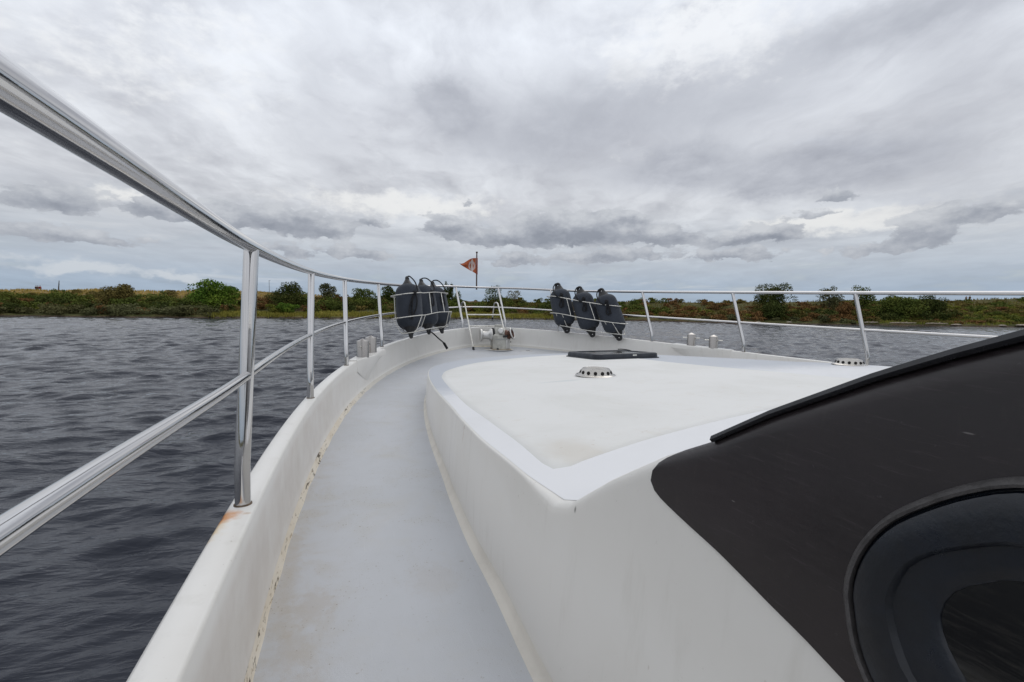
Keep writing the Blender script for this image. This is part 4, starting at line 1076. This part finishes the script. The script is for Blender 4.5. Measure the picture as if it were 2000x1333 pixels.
tree('round_bush', A(561), 4.5, 4.2, 2.5, 'bright', 'second yellow-green round bush by the water, the wider of the pair', 'bush', nl=12, per=120, size=.28)
tree('round_bush', A(1511), 5, 5.2, 4.2, 'dark', 'dark green bush at the foot of the flat-topped tree', 'bush', nl=16, per=140)
tree('round_bush', A(1430), 1.8, 2.6, 1.7, 'grey', 'pale grey-green round bush at the waterline between starboard rail posts', 'bush', nl=9, per=100, size=.25)
tree('round_bush', A(1610), 1.8, 3.4, 1.8, 'grey', 'grey-green bush at the waterline below the russet scrub', 'bush', nl=10, per=100, size=.25)
tree('round_bush', A(30), 2.0, 3.6, 2.0, 'dark', 'dark low bush at the waterline at the far end of the port bank', 'bush', nl=10, per=110, size=.28)

def stuff(name, kind, spots, size=.34):
    VV = []; FF = []; o = 0
    for (a, s, w, h, nl, per) in spots:
        b = ground(a, s); P, Nn = lobes_cloud(b - [0, 0, .25], w, h, nl, per); V, F = cards(P, Nn, np.full(len(P), size)); VV.append(V); FF.append(F + o); o += len(V)
    ob = big_mesh(name, np.concatenate(VV), np.concatenate(FF), LEAF[kind], False)
    return tag(ob, kind='stuff')
def scatter(n, p0, p1, s0, s1, w0, w1, h0, h1, nl=6, per=55):
    return [(A(rng.uniform(p0, p1)), rng.uniform(s0, s1), rng.uniform(w0, w1), rng.uniform(h0, h1), nl, per) for _ in range(n)]
stuff('willow_scrub', 'grey', scatter(40, -150, 200, .8, 5, 2.2, 4, 1.0, 2.0) + scatter(52, 180, 425, .6, 6, 2.2, 4.4, 1.2, 2.3) + scatter(8, 1300, 1700, 1, 4, 1.6, 2.6, .8, 1.3), .28)
stuff('green_thicket', 'mid', scatter(95, -200, 480, 5, 23, 3, 5.5, 1.7, 3.2) + scatter(45, -700, -200, 4, 23, 3.5, 6, 1.7, 3.2) + scatter(30, 2150, 2500, 4, 28, 3, 5, 1.2, 2.4) + scatter(60, 580, 1000, 8, 26, 3, 5, 1.8, 3.3) + scatter(70, 980, 1300, 8, 32, 2.5, 4.5, 1.4, 2.4) + scatter(50, 1680, 2150, 5, 31, 2, 4, .8, 1.6))
stuff('dark_thicket', 'dark', scatter(46, -100, 480, 3, 16, 2.5, 5, 1.6, 3.0) + scatter(44, 560, 1080, 9, 28, 2.5, 5, 1.8, 3.2) + scatter(34, 1460, 1860, 3, 16, 2.5, 5, 1.6, 3.0))
stuff('russet_scrub', 'rust', scatter(26, -100, 480, 1.5, 20, 2, 4, 1, 2) + scatter(26, 430, 640, 6, 24, 2, 4, 1.2, 2.2) + scatter(26, 640, 1050, 10, 28, 2, 4.5, 1.2, 2.4) + scatter(105, 1090, 1720, 2.0, 31, 2, 4.5, 1.0, 2.1) + scatter(34, 1800, 2150, .8, 28, 2, 4, .5, 1.1))
stuff('olive_scrub', 'olive', scatter(80, -200, 640, 8, 30, 2, 4.5, .9, 1.9) + scatter(30, -700, -200, 5, 28, 3, 5, 1.0, 2.2) + scatter(40, 700, 1060, 12, 30, 2, 4.5, 1.2, 2.4) + scatter(80, 1060, 1720, 2.5, 33, 2, 4, .9, 1.8) + scatter(80, 1780, 2150, 3, 33, 2, 4, .6, 1.3))
stuff('yellow_scrub', 'yellow', scatter(30, -200, 480, 6, 26, 1.8, 3.5, .8, 1.6) + scatter(16, 560, 1060, 6, 24, 2, 3.5, .9, 1.8) + scatter(34, 1080, 1700, 5, 32, 2, 3.5, .7, 1.5) + scatter(55, 1780, 2150, 5, 32, 2, 4, .5, 1.1))
def blades(name, kind, n, p0, p1, s0, s1, hgt, wid):
    a = A(rng.uniform(p0, p1, n)); s = rng.uniform(s0, s1, n); B = np.array([ground(x, y) for x, y in zip(a, s)])
    h_ = hgt * rng.uniform(.5, 1.3, n); w_ = wid * rng.uniform(.6, 1.4, n); ang = rng.uniform(0, math.pi, n); d = np.stack([np.cos(ang), np.sin(ang), 0 * ang], 1) * w_[:, None]
    tip = B + np.stack([rng.normal(0, .25, n) * h_, rng.normal(0, .25, n) * h_, h_], 1); B[:, 2] -= .08
    V = np.stack([B - d * .5, B + d * .5, tip + d * .15, tip - d * .15], 1).reshape(-1, 3)
    return tag(big_mesh(name, V, np.arange(4 * n).reshape(n, 4), LEAF[kind], False), kind='stuff')
blades('shore_grass', 'reed', 9000, 400, 1110, .2, 7, .55, .20)
blades('dike_grass', 'straw', 9000, -150, 640, 22, 37, .42, .22)
blades('rough_grass', 'olive', 8000, 1050, 2200, 4, 36, .45, .25)
blades('bank_grass', 'yellow', 7000, 1650, 2200, .8, 30, .40, .28)

# ------------------------------------------------------------------ small things on the far bank
def stone(a, s, w, h, label):
    b = ground(a, s); m = MB(); rows = []
    for t in np.linspace(.02, math.pi - .02, 9):
        rows.append([(w * .5 * math.sin(t) * math.cos(q) * (1 + .18 * math.sin(3 * q + w * 9)), w * .32 * math.sin(t) * math.sin(q) * (1 + .15 * math.cos(2 * q)), h * .5 * math.cos(t) + h * .3) for q in np.linspace(0, 2 * math.pi, 15)[:-1]])
    o = m.grid(rows, closed_u=True).build('shore_stone', ROCK); o.location = tuple(b); o.rotation_euler = (0, 0, -HEAD + rng.uniform(-.2, .2)); return tag(o, label, 'stone', 'pale stones along the starboard waterline')
stone(A(1868), .3, 2.0, .45, 'pale flat stone at the waterline below the two walkers')
stone(A(1541), .4, 1.3, .35, 'small pale stone at the waterline below the flat-topped tree')
stone(A(1956), .3, 1.8, .40, 'pale stone nearest the dark wheelhouse edge at the waterline')
stone(A(1480), .4, 1.1, .30, 'little stone beside the second starboard rail post at the waterline')
stone(A(1994), .4, 2.2, .5, 'broad brown stone partly cut off by the picture edge')
def log(a, s, L, label):
    b = ground(a, s); m = MB().tube([(-L / 2, 0, .16), (-L * .2, .1, .2), (L * .2, 0, .18), (L / 2, -.1, .24)], [.13, .17, .15, .08], 10)
    m.tube([(L * .1, 0, .2), (L * .18, .1, .55)], [.06, .03], 6)
    o = m.build('driftwood_log', LOGM); o.location = tuple(b); o.rotation_euler = (0, 0, -HEAD + rng.uniform(-.15, .15)); return tag(o, label, 'log', 'driftwood along the starboard bank')
log(A(1828), .6, 4.2, 'long bleached log at the waterline right of the spreading thicket')
log(A(1762), .9, 5.5, 'longest bleached log, lying below the spreading green thicket')
log(A(1700), .8, 3.0, 'short bleached log below the nearest starboard rail post')

b = ground(A(117), 33); wp = tag(empty('wooden_post', tuple(b)), 'leaning dark wooden post standing alone on the straw dike crest', 'post')
MB().tube([(0, 0, -.5), (.05, 0, .8), (.16, 0, 1.7), (.27, 0, 2.7)], [.14, .13, .10, .07], 8).build('post_shaft', WOODP, wp)
wp.rotation_euler = (0, 0, -HEAD)
MB().tube([(.17, 0, 1.68), (.17, 0, 1.78)], .13, 8).build('post_band', WOODP, wp)
b = ground(A(527), 33); lp = tag(empty('lamp_post', tuple(b)), 'thin grey pole on the dike crest beside the dark dome tree', 'pole')
MB().tube([(0, 0, -.5), (0, 0, 3.4)], [.07, .05], 8).build('pole_shaft', POLEM, lp)
MB().box((.12, 0, 3.42), (.4, .14, .08), bev=.02).build('lamp_head', POLEM, lp)

def person(a, s, coat, legs, label, face=0.0, stride=.0, dz=0.0, hgt=1.75):
    b = ground(a, s); root = tag(empty('person', (b[0], b[1], b[2] + dz)), label, 'person', None); root.rotation_euler = (0, 0, -HEAD + face); k = hgt / 1.75
    def skin(name, V, E, rad, mat):
        me = bpy.data.meshes.new(name); me.from_pydata([tuple(c * k for c in v) for v in V], E, []); o = bpy.data.objects.new(name, me); COL.objects.link(o); o.parent = root
        md = o.modifiers.new('skin', 'SKIN'); md.use_smooth_shade = True
        for i, r_ in enumerate(rad): me.skin_vertices[0].data[i].radius = (r_[0] * k, r_[1] * k) if isinstance(r_, tuple) else (r_ * k, r_ * k)
        me.skin_vertices[0].data[0].use_root = True
        sd = o.modifiers.new('sub', 'SUBSURF'); sd.levels = 1; sd.render_levels = 1
        me.materials.append(mat); return o
    st = stride
    V = [(0, 0, .92), (0, 0, 1.15), (0, 0, 1.40), (0, 0, 1.50), (0, .01, 1.62), (0, .01, 1.72), (-.19, 0, 1.40), (-.24, .02, 1.13), (-.22, -.06, .88), (-.22, -.08, .79), (.19, 0, 1.40), (.24, .02, 1.13), (.22, -.06, .88), (.22, -.08, .79),
         (-.09, 0, .86), (-.10, -st * .5, .48), (-.10, -st * .6, .08), (-.10, -st * .6 - .14, .04), (.09, 0, .86), (.10, st * .3, .48), (.10, st * .7, .08), (.10, st * .7 - .14, .04)]
    E = [(0, 1), (1, 2), (2, 3), (3, 4), (4, 5), (2, 6), (6, 7), (7, 8), (8, 9), (2, 10), (10, 11), (11, 12), (12, 13), (0, 14), (14, 15), (15, 16), (16, 17), (0, 18), (18, 19), (19, 20), (20, 21)]
    rad = [(.15, .11), (.14, .10), (.15, .10), .055, (.085, .10), (.075, .085), .06, .048, .036, .034, .06, .048, .036, .034, .085, .06, .045, .04, .085, .06, .045, .04]
    skin('body', V, E, rad, SKIN)
    skin('jacket', [V[i] for i in (0, 1, 2, 6, 7, 8, 10, 11, 12)], [(0, 1), (1, 2), (2, 3), (3, 4), (4, 5), (2, 6), (6, 7), (7, 8)], [(.185, .14), (.175, .13), (.18, .13), .08, .065, .052, .08, .065, .052], coat)
    skin('trousers', [V[i] for i in (0, 14, 15, 16, 18, 19, 20)], [(0, 1), (1, 2), (2, 3), (0, 4), (4, 5), (5, 6)], [(.165, .125), .10, .078, .062, .10, .078, .062], legs)
    m = MB(); rows = [[(.098 * math.sin(t) * math.cos(q) * k, (.02 + .108 * math.sin(t) * math.sin(q)) * k, (1.68 + .095 * math.cos(t)) * k) for q in np.linspace(0, 2 * math.pi, 13)[:-1]] for t in np.linspace(.05, 1.75, 6)]
    m.grid(rows, closed_u=True).build('hair', HAIR, root)
    return root
person(A(73.5), 40, DARKC, DARKC, 'person in dark clothes walking at the back of the trio on the straw dike', 1.3, .4, -.3)
person(A(77.2), 39.5, BROWNC, DARKC, 'person in a maroon-brown jacket in the middle of the trio on the straw dike', 1.3, .3, -.3, 1.68)
person(A(81.5), 39, REDC, DARKC, 'person in a bright red jacket leading the trio on the straw dike', 1.4, .4, -.3)
person(A(1881.5), 39, TANC, BROWNC, 'shorter person in tan clothes walking on the green dike above the pale stones', 2.8, .3, -.25, 1.62)
person(A(1888.5), 39, BROWNC, DARKC, 'taller person in a brown jacket walking on the green dike above the pale stones', 2.8, .4, -.25, 1.80)
